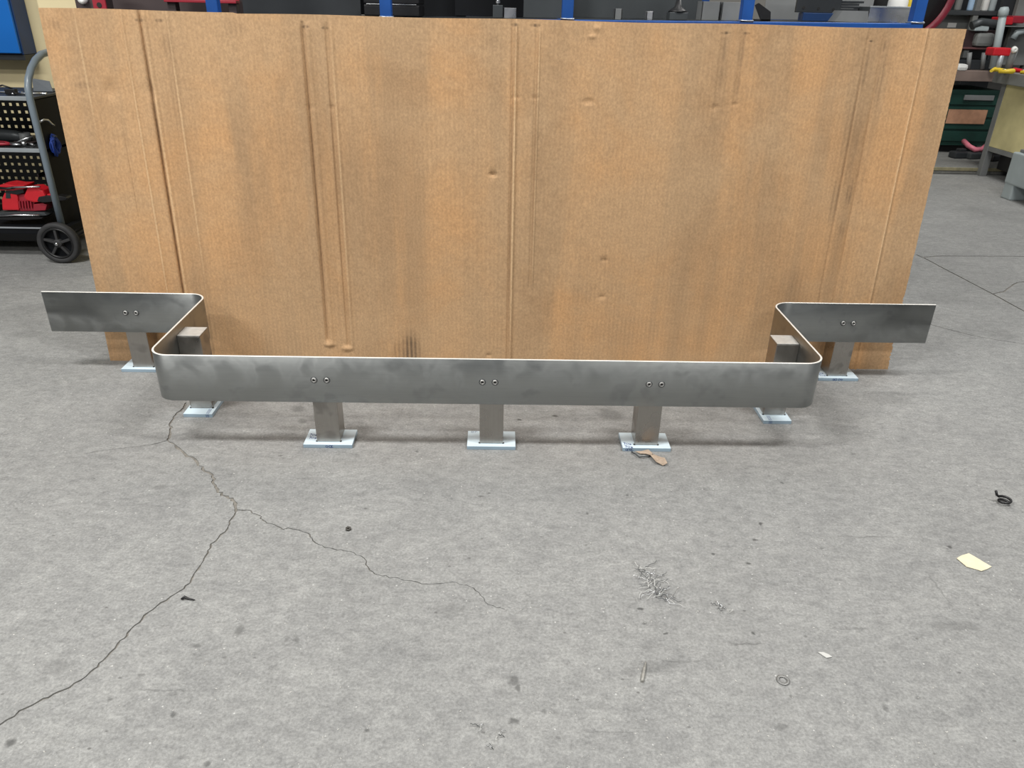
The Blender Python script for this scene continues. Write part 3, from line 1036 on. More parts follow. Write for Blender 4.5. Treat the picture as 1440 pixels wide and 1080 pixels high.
for k in range(4):
    a, c = at(1180 + 2 * k, 14, 3.04), at(1212 + (k % 2) * 6, 14, 3.04)
    bar = MB().box(((a.x + c.x) / 2, 3.12, SZ + .040 + .0085 * k), (c.x - a.x, .10, .007), .001)
    bar.build('flat_bar', M_CHAR, None, ['lowest dark flat bar in the stack beside the drilled plate', 'second lowest dark flat bar beside the drilled plate', 'third flat bar up beside the drilled plate', 'topmost dark flat bar of the stack beside the drilled plate'][k], 'flat bar', 'flat bars on the rack')
a, c = at(1175, 24, 2.98), at(1222, 24, 2.98)
SZ = zr((a.x + c.x) / 2)
bb = MB()
h = .036
bb.prism([(a.x, 2.98, SZ), (c.x, 2.98, SZ), (c.x - .006, 2.98, SZ + h), (a.x + .022, 2.98, SZ + h)], (0, .16, 0))
bb.build('sloped_steel_block', M_GREYBOX, None, 'grey steel block with a sloped end in front of the flat bars', 'block')
t, x0, x1, z1 = rack_thing('steel_tray', 1222, 1283, 10, 2.98, .14, 'shiny open steel tray beside the last blue upright', 'tray')
h = z1 - SZ; w = x1 - x0; cx = (x0 + x1) / 2
for nm, cc, ss in (('front', (cx, 2.981, SZ + h / 2), (w, .003, h)), ('back', (cx, 3.119, SZ + h / 2), (w, .003, h)), ('side', (x0 + .0015, 3.05, SZ + h / 2), (.003, .14, h)), ('side', (x1 - .0015, 3.05, SZ + h / 2), (.003, .14, h)), ('bottom', (cx, 3.05, SZ + .002), (w, .14, .004))):
    MB().box(cc, ss, .0006).build(nm, M_SILVER if nm == 'front' else M_CHAR2, t)
MB().box((cx, 2.979, z1), (w + .004, .006, .005), .001).build('rim', M_GREYSH, t)
t = thing('spray_bottle', (at(1270, 5, 3.2).x, 3.2, SZ), 'white bottle with a yellow cap behind the steel tray', 'bottle')
bx = at(1270, 5, 3.2).x
MB().lathe((bx - .02, 3.2, SZ), (0, 0, 1), [(.0001, 0), (.034, 0), (.036, .01), (.036, .07), (.03, .09), (.014, .11), (.014, .125), (.0001, .125)], 20).build('bottle_body', M_WHITE, t)
MB().box((bx + .028, 3.2, SZ + .08), (.03, .03, .16), .006).build('cap', M_YELLOW, t)

# cable reel at the right end of the rack
t = thing('hose_reel', (at(1296, 10, 3.75).x, 3.75, 0), 'black hose reel with a maroon rim on a stand beside the rack', 'reel')
rc = at(1268, -15, 3.75)
rx, rz_ = rc.x, rc.z
for yy in (3.69, 3.81):
    MB().lathe((rx, yy, rz_), (0, 1, 0), [(.188, -.006), (.212, -.012), (.224, 0), (.212, .012), (.188, .006)], 44).build('rim', M_MAROON, t)
    MB().lathe((rx, yy, rz_), (0, 1, 0), [(.02, -.003), (.192, -.003), (.192, .003), (.02, .003)], 44).build('flange', M_BLACK, t)
coil = MB()
for k in range(5):
    coil.lathe((rx, 3.71 + .02 * k, rz_), (0, 1, 0), [(.12, -.009), (.138, -.006), (.144, 0), (.138, .006), (.12, .009)], 32)
coil.build('hose_coil', M_BLACK2, t)
MB().cyl((rx, 3.64, rz_), (rx, 3.86, rz_), .022, n=16).build('axle', M_CHAR, t)
for yy in (3.645, 3.855):
    MB().box((rx, yy, rz_ / 2), (.05, .012, rz_ + .04), .003).build('stand_leg', M_CHAR, t)
MB().box((rx, 3.75, .006), (.3, .3, .012), .004).build('stand_base', M_CHAR, t)

# cream cupboard behind the cardboard's top left corner
y0 = 3.72
a, c = at(52, 12, y0), at(104, 12, y0)
t = thing('cream_cupboard', ((a.x + c.x) / 2, y0 + .2, 0), 'cream metal cupboard behind the top left corner of the cardboard', 'cupboard')
MB().box(((a.x + c.x) / 2 + .06, y0 + .21, .85), (c.x - a.x + .12, .40, 1.66), .006).build('body', M_CREAM, t)
MB().box(((a.x + c.x) / 2 + .06, y0 + .004, .86), (c.x - a.x + .10, .012, 1.6), .003).build('door', M_CREAM, t)
MB().box(((a.x + c.x) / 2 + .06, y0 + .22, .012), (c.x - a.x + .10, .36, .024), .003).build('plinth', M_CHAR, t)

# ------------------------------------------------------------------ blue wall cupboard at the top left
y0 = 4.755
fr = at(33, 77, y0)
XB0, XB1, ZBC = fr.x - 1.0, fr.x, fr.z
t = thing('blue_cupboard', ((XB0 + XB1) / 2, 4.65, ZBC), 'bright blue cupboard with a navy frame fixed on the cream wall', 'cupboard')
MB().box(((XB0 + XB1) / 2, 4.83, ZBC + .5), (XB1 - XB0, .136, 1.0), .004).build('body', M_NAVY, t)
MB().box(((XB0 + XB1) / 2 - .002, y0 - .004, ZBC + .50), (XB1 - XB0 - .012, .018, .985), .003).build('door', M_SKYBLUE, t)
MB().box(((XB0 + XB1) / 2 - .012, y0 - .0135, ZBC + .29), (XB1 - XB0 - .06, .003, .004)).build('seam', M_NAVY, t)
MB().box(((XB0 + XB1) / 2, 4.83, ZBC - .016), (XB1 - XB0, .13, .03), .003).build('dark_strip', M_CHAR, t)  # charcoal strip along the cupboard's lower edge

# ------------------------------------------------------------------ rolling tool trolley at the left
TX, TYF, TYB, TXL = -2.29, 3.96, 4.40, -3.2
trolley = thing('tool_trolley', (-2.7, 4.15, 0), 'black perforated tool trolley with grey tube handle left of the cardboard', 'tool trolley')
TYM, TDY = (TYF + TYB) / 2, TYB - TYF


def shelf(z, nm='shelf'):
    MB().box(((TXL + TX) / 2, TYM, z - .010), (TX - TXL, TDY - .006, .016), .002).build(nm, M_CHAR, trolley)
    MB().box(((TXL + TX) / 2, TYF - .004, z - .008), (TX - TXL, .010, .020), .003).build('shelf_edge', M_GREYSH, trolley)


shelf(.800); shelf(.553)
MB().box(((TXL + TX) / 2 + .02, TYM - .03, .150), (TX - TXL + .04, TDY + .10, .03), .004).build('deck', M_BLACK2, trolley)
MB().box(((TXL + TX) / 2 + .02, TYF - .082, .168), (TX - TXL + .02, .008, .008), .002).build('deck_edge', M_GREYSH, trolley)
MB().box(((TXL + TX) / 2, TYM + .04, .09), (TX - TXL - .12, TDY - .1, .09), .004).build('underframe', M_BLACK, trolley)
sp = MB()
sp.box((TX - .004, TYM, .475), (.008, TDY, .63), .002)
sp.build('side_panel', M_BLACK2, trolley)
MB().box((TX - .018, TYF + .006, .475), (.036, .014, .63), .002).build('corner_post', M_NAVY, trolley)
MB().box((TXL + .004, TYM, .475), (.008, TDY, .63), .002).build('side_panel', M_BLACK2, trolley)
MB().box((TX - .13, TYM + .04, .4), (.008, TDY - .1, .02), .002).build('divider_rail', M_BLACK, trolley)


def perforated(z0, z1, y):
    """sheet with real square holes, built from its bars"""
    bm_ = MB()
    x0, x1 = TXL, TX - .01
    step, hole = .0385, .0150
    nx = int((x1 - x0) / step); nz = int((z1 - z0) / step)
    ox = ((x1 - x0) - nx * step) / 2; oz = ((z1 - z0) - nz * step) / 2
    xs = [x0] + [v for i in range(nx) for v in (x0 + ox + i * step + (step - hole) / 2, x0 + ox + i * step + (step + hole) / 2)] + [x1]
    zs = [z0] + [v for i in range(nz) for v in (z0 + oz + i * step + (step - hole) / 2, z0 + oz + i * step + (step + hole) / 2)] + [z1]
    V_ = [[bm_.bm.verts.new((x, y, z)) for x in xs] for z in zs]
    for j in range(len(zs) - 1):
        for i in range(len(xs) - 1):
            if i % 2 == 1 and j % 2 == 1:
                continue
            bm_.bm.faces.new((V_[j][i], V_[j][i + 1], V_[j + 1][i + 1], V_[j + 1][i]))
    r = bmesh.ops.extrude_face_region(bm_.bm, geom=bm_.bm.faces[:])
    for v in r['geom']:
        if isinstance(v, bmesh.types.BMVert):
            v.co.y += .002
    bm_.build('perforated_panel', M_BLACK, trolley)


perforated(.562, .782, TYB - .01)
perforated(.17, .535, TYB - .01)
# tube handle across the trolley's right end
HX = -2.250
hp = [(HX, 3.86, .17), (HX, 3.86, .5), (HX, 3.86, .80), (HX, 3.865, .845), (HX, 3.885, .885), (HX, 3.93, .93), (HX, 3.985, .965), (HX, 4.05, .988), (HX, 4.12, .995),
      (HX, 4.26, .995), (HX, 4.34, .98), (HX, 4.41, .94), (HX, 4.45, .89), (HX, 4.465, .83), (HX, 4.465, .17)]
MB().tube(hp, .0165, 16).build('handle', M_GREYTUBE, trolley)


def wheel(cx, cy, r=.106, w=.042):
    hub = MB()
    tyre = MB().lathe((cx, cy, r), (0, -1, 0), [(r - .028, -w / 2 + .004), (r - .010, -w / 2), (r - .002, -w / 2 + .006), (r, 0), (r - .002, w / 2 - .006), (r - .010, w / 2), (r - .028, w / 2 - .004)], 40)
    ty = tyre.build('wheel', M_RUBBER, trolley)
    MB().lathe((cx, cy, r), (0, -1, 0), [(r - .036, -w / 2 + .006), (r - .027, -w / 2 + .004), (r - .027, w / 2 - .002), (r - .036, w / 2 - .004)], 40).build('wheel_rim', M_BLACK, ty)
    MB().cyl((cx, cy + w / 2 - .012, r), (cx, cy + w / 2 - .016, r), r - .03, n=32).build('wheel_disc', M_BLACK2, ty)
    for k in range(5):
        t_ = 2 * PI * k / 5 + .33
        dx, dz = math.cos(t_), math.sin(t_)
        sp_ = MB()
        rot_ = Matrix.Rotation(-t_, 3, 'Y')
        sp_.box((cx + dx * .046, cy - .004, r + dz * .046), (.068, w * .6, .013), .003, rot_)
        sp_.build('spoke', M_RUBBER, ty)
    MB().lathe((cx, cy, r), (0, -1, 0), [(.0001, w / 2), (.018, w / 2), (.022, w / 2 - .006), (.022, -w / 2), (.0001, -w / 2)], 24).build('hub', M_RUBBER, ty)
    MB().lathe((cx, cy, r), (0, -1, 0), [(.0001, w / 2 + .012), (.006, w / 2 + .011), (.009, w / 2 + .004), (.010, w / 2), (.0001, w / 2)], 16).build('axle_nut', M_SILVER, ty)


wheel(-2.268, 3.83)
wheel(-2.268, 4.49)
wheel(-3.1, 3.83)
wheel(-3.1, 4.49)
MB().cyl((-2.268, 3.85, .106), (-2.268, 4.47, .106), .01, n=12).build('axle', M_CHAR, trolley)
MB().cyl((-3.1, 3.85, .106), (-3.1, 4.47, .106), .01, n=12).build('axle', M_CHAR, trolley)

# --- red cordless band saw lying on the deck
DZ = .1655
saw = thing('cordless_band_saw', (-2.47, 3.97, DZ), 'red cordless saw with black grips lying on the trolley deck', 'saw')


def sx_(u, v, y=3.97):
    return at(u, v, y)


def poly_saw(nm, pts, mat, y, th, bev=.006):
    bb = bmesh.new()
    A = [bb.verts.new(at(u, v, y)) for u, v in pts]
    f = bb.faces.new(A)
    f.normal_update()
    if f.normal.y > 0:
        f.normal_flip()
    r_ = bmesh.ops.extrude_face_region(bb, geom=[f])
    for v in r_['geom']:
        if isinstance(v, bmesh.types.BMVert):
            v.co.y += th
    bmesh.ops.recalc_face_normals(bb, faces=bb.faces[:])
    bmesh.ops.bevel(bb, geom=[e for e in bb.edges], offset=bev, segments=2, affect='EDGES', profile=.6)
    q = MB(); q.bm.free(); q.bm = bb
    return q.build(nm, mat, saw)


poly_saw('saw_body', [(3, 296), (2, 280), (6, 270), (22, 268), (25, 278), (27, 296)], M_RED, 3.945, .09, .008)
poly_saw('gear_case', [(24, 297), (22, 284), (25, 273), (40, 272), (48, 280), (48, 297)], M_RED2, 3.955, .08, .005)
poly_saw('trigger_housing', [(36, 282), (33, 276), (38, 264), (50, 263), (60, 268), (64, 276), (60, 284), (48, 285)], M_RED, 3.94, .08, .008)
poly_saw('lower_frame', [(46, 297), (47, 287), (60, 286), (66, 288), (64, 296)], M_RED2, 3.95, .07, .004)
poly_saw('grip_gap', [(6, 271), (10, 266), (32, 266), (34, 271), (24, 274)], M_BLACK, 3.942, .05, .003)
poly_saw('top_guard', [(-4, 268), (-3, 261), (8, 259), (22, 261), (34, 261), (33, 266), (18, 268)], M_RED, 3.94, .10, .003)
poly_saw('motor_grip', [(52, 283), (54, 277), (66, 275), (74, 276), (76, 281), (72, 284), (60, 285)], M_BLACK, 3.935, .05, .003)
poly_saw('rear_handle', [(69, 274), (80, 275), (92, 277), (95, 279), (92, 282), (80, 283), (72, 283)], M_BLACK, 3.95, .05, .004)
poly_saw('handle_collar', [(66, 273), (74, 273), (78, 276), (74, 284), (66, 284)], M_RED, 3.945, .06, .003)
poly_saw('window', [(8, 279), (8, 271), (14, 270), (15, 279)], M_CHAR, 3.943, .02, .001)
for k in range(5):
    poly_saw('vent_slot', [(26 + k * 4, 283), (27.6 + k * 4, 283), (29 + k * 4, 293), (27.4 + k * 4, 293)], M_RED2, 3.944, .02, .0006)
p0, p1 = at(16, 263.5, 3.93), at(56, 262.5, 3.93)
MB().tube([p0, p0.lerp(p1, .5), p1], .0045, 10).build('guide_bar', M_SILVER, saw)
MB().tube([at(-4, 264, 3.936), at(10, 265, 3.936), at(20, 264, 3.936)], .006, 10).build('trigger_strip', M_BLACK, saw)
poly_saw('blade_frame', [(-6, 303), (-5, 299), (20, 298), (62, 299), (66, 303), (40, 305)], M_CHAR2, 3.94, .08, .002)
poly_saw('foot_plate', [(-6, 309), (-6, 306), (46, 305), (60, 306), (58, 308), (20, 310)], M_BLACK, 3.93, .1, .002)
MB().tube([at(-4, 304, 3.93), at(22, 302.5, 3.93), at(56, 303, 3.93)], .0055, 10).build('blade_guide', M_SILVER, saw)

# things beside the saw on the deck
p = at(90, 290, 4.06)
t = thing('grease_gun_bottle', (p.x, 4.06, DZ), 'small grey container behind the trolley tube by the red saw', 'container')
MB().box((p.x - .005, 4.07, DZ + .045), (.06, .06, .09), .01, seg=3).build('container_body', M_GREYBOX, t)
MB().cyl((p.x - .005, 4.07, DZ + .09), (p.x - .005, 4.07, DZ + .108), .018, n=16).build('lid', M_BLACK, t)
t = thing('charger', (at(101, 283, 4.1).x, 4.1, DZ), 'black battery charger beside the grey container on the trolley', 'charger')
px_ = at(101, 283, 4.1).x
MB().box((px_ - .03, 4.17, DZ + .05), (.07, .12, .10), .014, seg=3).build('charger_body', M_BLACK, t)
MB().box((px_ - .03, 4.12, DZ + .108), (.05, .05, .018), .004).build('dock', M_CHAR, t)

# tools on the middle shelf
MZ = .5535


def pliers(u, v, y, ang, grip, label):
    p_ = at(u, v, y)
    t_ = thing('pliers', (p_.x, y, MZ), label, 'pliers', 'pliers on the middle shelf')
    z = MZ + .010
    for sg in (-1, 1):
        d1 = Vector((math.cos(ang + sg * .22), math.sin(ang + sg * .22), 0))
        c0 = Vector((p_.x, y, z))
        sd = Vector((-d1.y, d1.x, 0)) * sg * .008
        MB().tube([c0, c0 + d1 * .05 + sd, c0 + d1 * .13 + sd * .5], [.006, .009, .008], 10).build('grip', grip, t_)
        MB().tube([c0, c0 - d1 * .03, c0 - Vector((math.cos(ang), math.sin(ang), 0)) * .055], [.009, .007, .003], 10).build('jaw', M_SILVER, t_)
    return t_


pliers(14, 197, 4.02, PI * .93, M_RED2, 'pliers with dull red grips on the middle shelf of the trolley')
pliers(-4, 203, 4.03, PI * 1.05, M_CHAR, 'grey handled pliers at the front of the middle trolley shelf')
t = thing('welding_clamp', (at(34, 203, 4.04).x, 4.04, MZ), 'bright metal clamp lying right on the middle trolley shelf', 'clamp')
cx_ = at(34, 203, 4.04).x
MB().tube([(cx_ - .05, 4.04, MZ + .006), (cx_, 4.03, MZ + .03), (cx_ + .05, 4.05, MZ + .045)], .0055, 10).build('arm', M_SILVER, t)
MB().tube([(cx_ - .06, 4.03, MZ + .006), (cx_ + .02, 4.06, MZ + .007), (cx_ + .06, 4.02, MZ + .007)], .006, 10).build('arm', M_SILVER, t)
MB().cyl((cx_, 4.04, MZ), (cx_, 4.04, MZ + .02), .012, n=16).build('screw', M_SILVER, t)
t = thing('angle_grinder', (at(8, 184, 4.14).x, 4.14, MZ), 'dark grey grinder lying at the back of the middle shelf', 'grinder')
cx_ = at(8, 184, 4.14).x
MB().tube([(cx_ - .16, 4.16, MZ + .032), (cx_ - .05, 4.15, MZ + .034), (cx_ + .04, 4.14, MZ + .032), (cx_ + .1, 4.13, MZ + .028)], [.03, .032, .028, .022], 16).build('grinder_body', M_CHAR2, t)
MB().cyl((cx_ + .1, 4.13, MZ + .012), (cx_ + .1, 4.13, MZ + .05), .03, .026, n=20).build('gear_head', M_GREYBOX, t)
MB().cyl((cx_ + .1, 4.13, MZ + .004), (cx_ + .1, 4.13, MZ + .008), .058, n=28).build('disc', M_BROWN, t)

# things on the trolley's top tray
TZ = .8005
q = at(60, 131, 4.2)
t = thing('grey_metal_box', (q.x, 4.2, TZ), 'grey folded sheet offcut standing on the trolley top', 'sheet offcut')
MB().prism([(q.x - .045, 4.2, TZ), (q.x + .055, 4.2, TZ), (q.x + .035, 4.225, TZ + .048), (q.x - .05, 4.225, TZ + .06)], (0, .003, 0)).build('sheet', M_OFFCUT, t)
MB().prism([(q.x - .045, 4.2, TZ), (q.x + .055, 4.2, TZ), (q.x + .055, 4.26, TZ), (q.x - .045, 4.26, TZ)], (0, 0, .003)).build('flap', M_OFFCUT, t)


def wrench(u, v, length, ang, label):
    p_ = on_floor(u, v, TZ)
    t_ = thing('wrench', (p_.x, p_.y, TZ), label, 'wrench', 'wrenches on the trolley top')
    c0 = Vector((p_.x, p_.y, TZ + .005)); d1 = Vector((math.cos(ang), math.sin(ang), 0))
    MB().tube([c0 - d1 * length / 2, c0, c0 + d1 * length / 2], .0052, 8).build('shank', M_SILVER, t_)
    MB().lathe(c0 - d1 * (length / 2 + .010), (0, 0, 1), [(.007, -.005), (.013, -.005), (.014, 0), (.013, .005), (.007, .005)], 20).build('ring_end', M_SILVER, t_)
    MB().box(c0 + d1 * (length / 2 + .006), (.022, .018, .008), .003, ang).build('jaw_end', M_SILVER, t_)


wrench(42, 133, .12, .25, 'bright wrench in front of the sheet offcut on the trolley')
wrench(6, 131, .16, -.1, 'bright wrench at the left edge of the trolley top')
p_ = on_floor(17, 133, TZ)
t = thing('small_vise', (p_.x, p_.y, TZ), 'small black clamp standing behind the tube on the trolley top', 'clamp')
MB().box((p_.x, p_.y, TZ + .014), (.05, .03, .028), .004).build('clamp_body', M_BLACK, t)
MB().tube([(p_.x - .06, p_.y, TZ + .036), (p_.x - .03, p_.y - .01, TZ + .044), (p_.x + .01, p_.y, TZ + .028)], .004, 8).build('lever', M_BLACK, t)

# hook and blue strap on the trolley's side panel
SXP = TX + .0005


def xat(u, v, x):
    q_ = ray(u, v)
    return EYE + q_ * (x / q_.x)


h0 = xat(57, 171, SXP + .01)
t = thing('steel_hook', (SXP, h0.y, h0.z), 'bright steel hook on the black trolley side', 'hook')
MB().tube([h0, h0 + Vector((.012, .01, .008)), h0 + Vector((.016, .04, .002)), h0 + Vector((.014, .07, -.02)), h0 + Vector((.012, .09, -.03))], .005, 10).build('hook_bend', M_SILVER, t)
MB().cyl((SXP, h0.y, h0.z), h0, .005, n=10).build('shank', M_SILVER, t)
s0 = xat(71, 196, SXP + .012)
t = thing('blue_strap', (SXP, s0.y, s0.z), 'bundled blue strap hanging on the black trolley side', 'strap')
rnd2 = random.Random(12)
for k in range(7):
    pts_ = []
    w_ = .03 + .012 * k % .05
    for i in range(15):
        a_ = 2 * PI * i / 14
        pts_.append(Vector((SXP + .012 + .008 * math.sin(a_ * 2 + k), s0.y + .03 + (.018 + .008 * (k % 3)) * math.sin(a_) + rnd2.uniform(-.006, .006), s0.z - .035 + (.030 + .004 * k) * math.cos(a_) + rnd2.uniform(-.006, .006))))
    MB().tube(pts_[:-1], .0048, 6, closed=True).build('loop', plain('strap_blue', (28, 62, 150), .6), t)
MB().cyl((SXP, s0.y + .03, s0.z + .01), (SXP + .03, s0.y + .03, s0.z + .01), .005, n=10).build('peg', M_CHAR, t)

# ------------------------------------------------------------------ background on the right
# raised concrete step
k0 = on_floor(1318, 241)
st = MB()
st.box((4.9, 7.62, .03), (4.4, 1.84, .06), .012)
st.build('trim_1', concrete('step_concrete', None, (.20, .20, .19)), kind='structure')
st = MB()
st.box((4.9, 6.694, .045), (4.4, .012, .028), .004)
st.build('trim_2', plain('worn_yellow_edge', (132, 126, 100), .8, var=.25, scale=20), kind='structure')
STEP = .06


# dark green bench with drawers under a steel top
GY = 7.45
g0, g1 = at(1322, 150, GY), at(1404, 150, GY)
gz = at(1370, 112, GY).z
t = thing('green_workbench', ((g0.x + g1.x) / 2, GY + .3, STEP), 'dark green workbench with a worn steel top at the back right', 'workbench')
MB().box(((g0.x + g1.x) / 2, GY + .28, (STEP + gz - .1) / 2 + .04), (g1.x - g0.x, .54, gz - STEP - .16), .006).build('carcass', M_GREEN, t)
MB().box(((g0.x + g1.x) / 2, GY + .24, gz + .035), (g1.x - g0.x + .04, .64, .09), .006).build('worktop', plain('worn_bench_top', (124, 108, 100), .6, var=.15), t)
nd = 4
zz0, zz1 = STEP + .10, gz - .12
for k in range(nd):
    z_ = zz0 + (zz1 - zz0) * (k + .5) / nd
    dr = MB().box(((g0.x + g1.x) / 2, GY + .005, z_), (g1.x - g0.x - .05, .02, (zz1 - zz0) / nd - .02), .004).build('drawer', M_GREEN, t)
    if k == 3:
        MB().box(((g0.x + g1.x) / 2 + .06, GY - .014, z_ + .02), (.28, .018, .045), .004).build('handle', M_GREYBOX, dr)
MB().box(((g0.x + g1.x) / 2, GY + .33, STEP + .04), (g1.x - g0.x - .08, .48, .08), .004).build('plinth', M_BLACK, t)
c0_, c1_ = at(1336, 154, GY - .03), at(1385, 175, GY - .03)
MB().box(((c0_.x + c1_.x) / 2, GY - .012, (c0_.z + c1_.z) / 2), (c1_.x - c0_.x, .006, c0_.z - c1_.z), .001).build('notice_card', M_TAN, None, 'tan card sign fixed on the dark green bench drawers', 'card')

# dark machinery standing on the green bench
def far_box(nm, u0, v0, u1, v1, y, dep, mat, parent=None, bev=.006, **kw):
    a_, c_ = at(u0, v0, y), at(u1, v1, y)
    return MB().box(((a_.x + c_.x) / 2, y + dep / 2, (a_.z + c_.z) / 2), (abs(c_.x - a_.x), dep, abs(a_.z - c_.z)), bev, seg=2).build(nm, mat, parent, **kw)


BT = gz + .08
t = thing('bench_machine', (at(1372, 95, 7.55).x, 7.6, BT), 'dark grinding machine standing on the green workbench', 'machine')
far_box('machine_base', 1346, 84, 1400, 99, 7.5, .4, M_CHAR, t)
far_box('machine_body', 1352, 42, 1398, 72, 7.56, .3, plain('dark_maroon_machine', (58, 40, 42), .5), t, .02)
far_box('machine_rail', 1345, 66, 1400, 70, 7.52, .06, plain('dull_maroon_rail', (96, 62, 62), .5), t, .004)
for u_ in (1363, 1383):
    p_, q__ = at(u_ + 1, 74, 7.5), at(u_ - 2, 97, 7.5)
    MB().cyl(p_, q__, .02, n=12).build('column', M_GREYBOX, t)
far_box('motor', 1376, 46, 1396, 66, 7.50, .2, M_MIDGREY, t, .03)
MB().tube([at(1366, 36, 7.52), at(1380, 31, 7.52), at(1402, 34, 7.52), at(1408, 40, 7.52)], .035, 12).build('duct', M_CHAR2, t)
far_box('switch_box', 1372, 36, 1390, 44, 7.5, .1, M_PALEGREY, t, .01)
far_box('white_rag', 1348, 90, 1361, 100, 7.36, .11, M_WHITE, None, .03, label='crumpled white rag on the green bench beside the cardboard', cat='rag')

# shelf above with cylinders and carton
SHY = 8.06
a_, c_ = at(1310, 15, SHY), at(1440, 15, SHY)
t = thing('wall_shelf', ((a_.x + c_.x) / 2, SHY + .3, 0), 'dark steel shelf unit along the far wall behind the machine', 'shelf unit')
zsh = at(1370, 15, SHY).z
MB().box(((a_.x + c_.x) / 2, SHY + .3, zsh - .02), (c_.x - a_.x + .4, .6, .04), .004).build('shelf_board', M_CHAR2, t)
zlow = at(1340, 60, 8.2).z
MB().box(((a_.x + c_.x) / 2, SHY + .3, zlow - .02), (c_.x - a_.x + .4, .6, .04), .004).build('shelf_board', M_CHAR2, t)
MB().box(((a_.x + c_.x) / 2, SHY + .58, zsh / 2 + .2), (c_.x - a_.x + .4, .02, zsh + .6), .002).build('back_sheet', M_CHAR, t)
for xx in (a_.x - .18, (a_.x + c_.x) / 2, c_.x + .18):
    MB().box((xx, SHY + .03, (zsh + .8 + STEP) / 2), (.05, .05, zsh + .8 - STEP), .004).build('upright', M_MIDGREY, t)
for k, (u_, col, lb) in enumerate(((1348, M_MIDGREY, 'grey'), (1366, plain('pale_blue_tube', (168, 196, 224), .4), 'pale blue'), (1376, M_WHITE, 'white'), (1386, M_WHITE, 'white'), (1396, M_PALEGREY, 'pale grey'))):
    p_ = at(u_, 12, SHY + .06)
    b_ = MB().lathe((p_.x, SHY + .08, zsh), (0, 0, 1), [(.0001, 0), (.030, 0), (.032, .01), (.032, .24), (.026, .26), (.012, .27), (.012, .31), (.0001, .31)], 18)
    b_.build('canister', col, None, ['grey canister, leftmost on the far shelf', 'pale blue canister on the far shelf', 'white canister beside the pale blue one on the far shelf', 'white canister beside the pale grey one on the far shelf', 'pale grey canister, rightmost on the far shelf'][k], 'canister', 'canisters on the far shelf')
q0 = at(1338, 30, 7.0)
t = thing('grey_crate', (at(1340, 60, 8.2).x, 8.4, at(1340, 60, 8.2).z), 'grey crate on the lower far shelf behind the top right cardboard corner', 'crate')
far_box('crate_body', 1318, 21, 1361, 60, 8.2, .35, M_MIDGREY, t, .01)
far_box('crate_lid', 1316, 18, 1363, 22, 8.18, .38, M_PALEGREY, t, .006)
far_box('label_patch', 1334, 32, 1344, 39, 8.19, .02, M_WHITE, t, .002)

# nearer bench, its worn cream side panel facing the open floor
NY = 6.70                                 # far end of the bench
XS = at(1391, 180, NY).x                  # plane of the cream side panel
NYN = 5.86                                # near end
nz = at(1411, 117, NY).z
zlo = at(1389, 204, NY).z
NYM, XW = (NY + NYN) / 2, .75
t = thing('cream_workbench', (XS + XW / 2, NYM, 0), 'workbench with a worn cream side panel at the right edge', 'workbench')
MB().box((XS + .02, NYM, (nz + zlo) / 2), (.03, NY - NYN - .10, nz - zlo), .004).build('side_panel', M_CREAMPANEL, t)
MB().box((XS + XW / 2, NYM, nz + .045), (XW + .10, NY - NYN + .14, .09), .006).build('worktop', M_MIDGREY, t)
MB().box((XS + .03, NYM, zlo - .02), (.05, NY - NYN - .08, .04), .004).build('lower_rail', M_MIDGREY, t)
for xx in (XS + .03, XS + XW - .03):
    for yy in (NY - .03, NYN + .03):
        MB().box((xx, yy, nz / 2), (.06, .06, nz), .004).build('leg', M_GREYBOX, t)
MB().box((XS + XW / 2, NYM, .16), (XW - .2, NY - NYN - .2, .18), .01).build('under_box', M_BLACK, t)
NT = nz + .09

# red vise and hand tools on the nearer bench
v0_ = at(1406, 92, NY - .1)
t = thing('bench_vise', (v0_.x, NY - .1, NT), 'red bench vise with a grey post on the nearer right bench', 'vise')
far_box('jaw', 1399, 67, 1421, 79, NY - .08, .12, M_RED, t, .012)
MB().cyl(at(1408, 78, NY - .06), Vector((at(1405, 92, NY - .06).x, NY - .06, NT)), .022, n=12).build('post', M_GREYSH, t)
MB().cyl(at(1426, 72, NY - .08), Vector((at(1418, 92, NY - .05).x, NY - .05, NT)), .028, n=12).build('column', M_GREYBOX, t)
MB().lathe(at(1426, 70, NY - .1), (0, -1, 0), [(.0001, .02), (.02, .02), (.028, 0), (.0001, 0)], 16).build('knob', M_WHITE, t)
t = thing('long_bar', (at(1402, 60, 7.3).x, 7.3, 0), 'pale steel bar standing slanted behind the red vise', 'bar')
pb0, pb1 = at(1411, 18, 7.35), at(1396, 96, 7.35)
pb1.z = max(pb1.z, BT)
MB().tube([pb1, pb0], .032, 10).build('bar_shaft', M_PALEGREY, t)
MB().lathe(pb0, (pb0 - pb1).normalized(), [(.0001, .05), (.03, .045), (.042, .02), (.042, -.02), (.03, -.03), (.0001, -.03)], 14).build('bar_end', M_PALEGREY, t)
